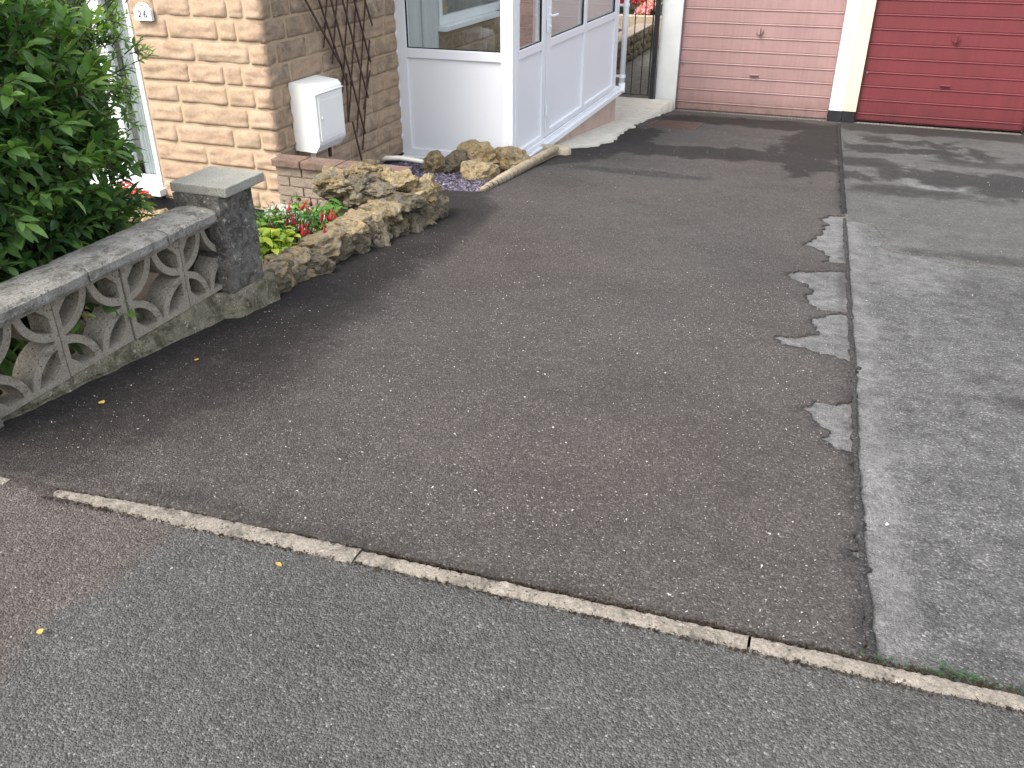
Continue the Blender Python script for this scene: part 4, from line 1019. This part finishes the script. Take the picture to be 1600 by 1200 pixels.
def single(name, geo, c, mat, parent, loc, rot=None, sc=1.):
    me = bpy.data.meshes.new(name); me.from_pydata(geo[0], [], geo[1]); me.materials.append(M[mat])
    at = me.attributes.new('lc', 'FLOAT', 'POINT'); at.data.foreach_set('value', [c] * len(geo[0])); me.polygons.foreach_set('use_smooth', [True] * len(me.polygons))
    o = link(bpy.data.objects.new(name, me), parent); o.location = loc; o.scale = (sc, sc, sc)
    if rot: o.rotation_euler = rot
    return o
bg_ = bell(rr)
for i in range(46):
    a = rr.uniform(0, 6.28); q = .24 * math.sqrt(rr.random())
    single('flower', bg_, rr.uniform(0, .6), 'petal', fx, (math.cos(a) * q + .04, math.sin(a) * q, rr.uniform(.12, .33)), (rr.gauss(0, .3), rr.gauss(0, .3), rr.uniform(0, 3)), rr.uniform(.8, 1.25))
def flowerhead(parent, c, r, n, cr, seed):
    rr2 = random.Random(seed); f = Foliage(); g = leaf_geo(.028, .024, .2, .2)
    for i in range(n):
        v = Vector((rr2.gauss(0, 1), rr2.gauss(0, 1), abs(rr2.gauss(0, 1)) * .8)).normalized()
        f.put(g, Vector(c) + v * r * rr2.uniform(.6, 1), frame(v + Vector((rr2.gauss(0, .8), rr2.gauss(0, .8), rr2.gauss(0, .5))), rr2.uniform(0, 6)), rr2.uniform(*cr), r / .045)
    return f.build('flower_head', M['petal'], parent)
ge = herb('geranium', 'geranium with scarlet flower heads below the house window', 'plant', -4.80, 4.84, -.60, .17, .14, 14, geob, 'leaf', (.4, .7), None, seed=8)
for i, (x, y, z) in enumerate(((-.10, -.02, .15), (.0, .02, .21), (.05, -.04, .17), (.12, 0, .16), (.20, -.02, .17))): flowerhead(ge, (x, y, z), .042, 26, (.45, .75), 30 + i)
# edging stones in the garden below the window
for i, (x, y) in enumerate(((-4.82, 4.80), (-4.68, 4.79), (-4.55, 4.80), (-4.42, 4.78), (-4.29, 4.79), (-4.16, 4.78), (-4.03, 4.80))):
    o = boulder(['first', 'second', 'third', 'fourth', 'fifth', 'sixth', 'seventh'][i] + ' tan edging stone from the geranium in the row below the window', x, y, -.60, .16, .13, .22, 40 + i, 'rockt', .3 * i, 'row of tan edging stones below the window', .22, 'stone')
# beyond the gate: retaining wall, bank, flowers
rt = thing('retaining_wall', 'grey stone retaining wall seen through the gate bars', 'wall', (-3.9, 16.7, -1.1))
MB().box(-.12, .12, -1.7, 1.7, -.1, .42).build('core', M['brickpale'], rt)
rr = random.Random(4)
for k in range(3):
    y = -1.7
    while y < 1.6:
        L = rr.uniform(.25, .45); o = part('stone', rock_mesh(.16, L * 1.12, .18, 300 + sd, .2, 2), M['rockm'], rt, (.12, y + L / 2, .07 + k * .145)); sd += 1; y += L
MB().box(-.16, .16, -1.72, 1.72, .421, .455, .01).build('coping', M['brickpale'], rt)
m = MB().box(-12, -4.05, 14.6, 18.45, -1.6, -.78).box(-12, -2.62, 18.75, 40, -1.6, -.62); tag(m.build('lawn_bank', M['soil']), kind='structure')
tw = MB().box(-6.5, -2.62, 18.46, 18.74, -1.5, -.53, .01).build('garden_wall', M['rope']); tag(tw, 'tan garden wall behind the retaining wall beyond the gate', 'wall')
herb('shrub', 'dark green shrub with red blooms beyond the gate', 'shrub', -4.9, 20.0, -.62, .75, .5, 90, geol, 'leaf', (.3, .8), None, seed=12)
hy = herb('hydrangea', 'pink flowering hydrangea above the wall beyond the gate', 'shrub', -4.0, 19.3, -.62, .35, .35, 60, geol, 'leaf', (.4, .9), None, seed=13)
for i, (x, y, z) in enumerate(((.03, -.3, .16), (-.10, -.32, .08), (.1, -.25, .25))): flowerhead(hy, (x, y, z), .13, 60, (.9, 1.), 60 + i)
hr = thing('red_flowers', 'dull red flowers left of the pink hydrangea beyond the gate', 'flowers', (-4.35, 19.1, -.62))
for i in range(5): flowerhead(hr, (rr.uniform(-.3, .2), 0, .22 + rr.uniform(-.1, .14)), .11, 40, (.1, .5), 80 + i)
MB().tube([(-.05, 0, 0), (-.05, 0, .25)], .01, 6).build('stem', M['leafb'], hr)
hd_ = Foliage(); rr = random.Random(5)
for i in range(5000):
    p = Vector((rr.uniform(-2.5, 2.5), rr.uniform(-.4, .4), rr.uniform(0, 2.4))); v = Vector((rr.gauss(0, 1), rr.gauss(0, 1) - .5, rr.gauss(0, 1) + .4))
    hd_.put(geol[i % 4], p, frame(v, rr.uniform(0, 6)), rr.uniform(.2, .9))
hdg = thing('hedge', 'green hedge at the back of the garden beyond the gate', 'hedge', (-5.2, 23, -.62)); hd_.build('leaf_mass', M['leaf'], hdg, 'stuff')
MB().box(-2.4, 2.4, -.15, .15, 0, 2.2).build('inner_twigs', M['bark'], hdg)

# ------------------------------------------------------------------ small things on the ground
for lab, x, y, c, s in (('yellow fallen leaf on the drive beside the screen wall', -2.126, 1.845, 1., .030), ('tiny orange fallen leaf on the drive near the pier', -2.09, 2.27, .3, .020), ('orange fallen leaf on the reddish pavement patch', -1.456, .955, .5, .022), ('amber fallen leaf on the grey pavement near the kerb', -1.073, 1.315, .3, .018)):
    o = single('fallen_leaf', leaf_geo(s, s * .7, .4, -.3), c, 'dryleaf', None, (x, y, gz(y) + .012), (.1, .1, x * 9)); tag(o, lab, 'leaf', 'fallen leaves')
def weed(label, x, y, n, h, seed):
    n = n // 2; h *= .7; t = thing('weed', label, 'weed', (x, y, gz(y)), 'weeds along the kerb'); r2 = random.Random(seed); f = Foliage()
    for i in range(n):
        a = r2.uniform(0, 6.28); v = Vector((math.cos(a), math.sin(a) * .5, r2.uniform(.3, 1.6)))
        f.put(leaf_geo(h * r2.uniform(.5, 1.1), .004, .3, .5), Vector((r2.uniform(-.03, .03), r2.uniform(-.01, .01), .0)), frame(v), r2.uniform(.0, .35))
    f.build('blades', M['leaf'], t)
weed('tuft of grass where the seam meets the kerb', .28, 1.512, 16, .035, 1)
weed('tallest green weed behind the kerb at right', .43, 1.522, 22, .05, 2)
weed('small weed nearest the right picture edge behind the kerb', .475, 1.524, 12, .03, 3)
# moss in the kerb joint and loose grit: uncountable
m = MB(); lc = []; rr = random.Random(31)
for i in range(260):
    x = rr.uniform(.2, .75) if i % 6 else rr.uniform(-1.5, .2); y = 1.4215 + (x + .9) * .042 + .030 + abs(rr.gauss(0, .007)); s = rr.uniform(.0015, .004)
    c = Vector((x, y, -.002 + rr.uniform(0, .004))); v = [c + Vector((rr.gauss(0, s), rr.gauss(0, s), rr.gauss(0, s))) for _ in range(4)]
    m.add(v, [(0, 1, 2), (0, 2, 3), (0, 3, 1), (1, 3, 2)]); lc += [rr.uniform(.0, .3)] * 4
me = m.mesh('moss', False); at = me.attributes.new('lc', 'FLOAT', 'POINT'); at.data.foreach_set('value', lc); me.materials.append(M['leaf'])
tag(link(bpy.data.objects.new('moss', me)), 'thin line of moss in the joint behind the kerb', 'moss', None, 'stuff')
m = MB(); rr = random.Random(78)
for i in range(4200):
    x = rr.uniform(-1.85, .9); yc = ky(x); y = yc + (.028 + rr.gauss(0, .006) if i % 3 else -.026 + rr.gauss(0, .004)); s = rr.uniform(.0012, .0036)
    c = Vector((x, y, .002 + rr.uniform(-.002, .003))); v = [c + Vector((rr.gauss(0, s), rr.gauss(0, s), rr.gauss(0, s * .7))) for _ in range(4)]
    m.add(v, [(0, 1, 2), (0, 2, 3), (0, 3, 1), (1, 3, 2)])
tag(m.build('kerb_dirt', M['soil']), 'dark dirt gathered along both sides of the kerb', 'dirt', None, 'stuff')
m = MB(); rr = random.Random(77)
for i in range(7000):
    x, y = rr.uniform(-2.2, 1.6), rr.uniform(1.5, 11) if i % 3 == 0 else rr.uniform(1.5, 4.5)
    if x > .15 and i % 3: continue
    s = rr.uniform(.0008, .0016) * (1 if rr.random() < .93 else 2); c = Vector((x, y, gz(y) + .010 + s * .4))
    v = [c + Vector((rr.gauss(0, s), rr.gauss(0, s), rr.gauss(0, s * .6))) for _ in range(5)]
    m.add(v, [(0, 1, 2), (0, 2, 3), (0, 3, 1), (1, 3, 2), (1, 2, 4), (2, 3, 4), (3, 1, 4)])
tag(m.build('loose_grit', M['grit']), 'loose pale stone chips scattered over the tarmac', 'grit', None, 'stuff')
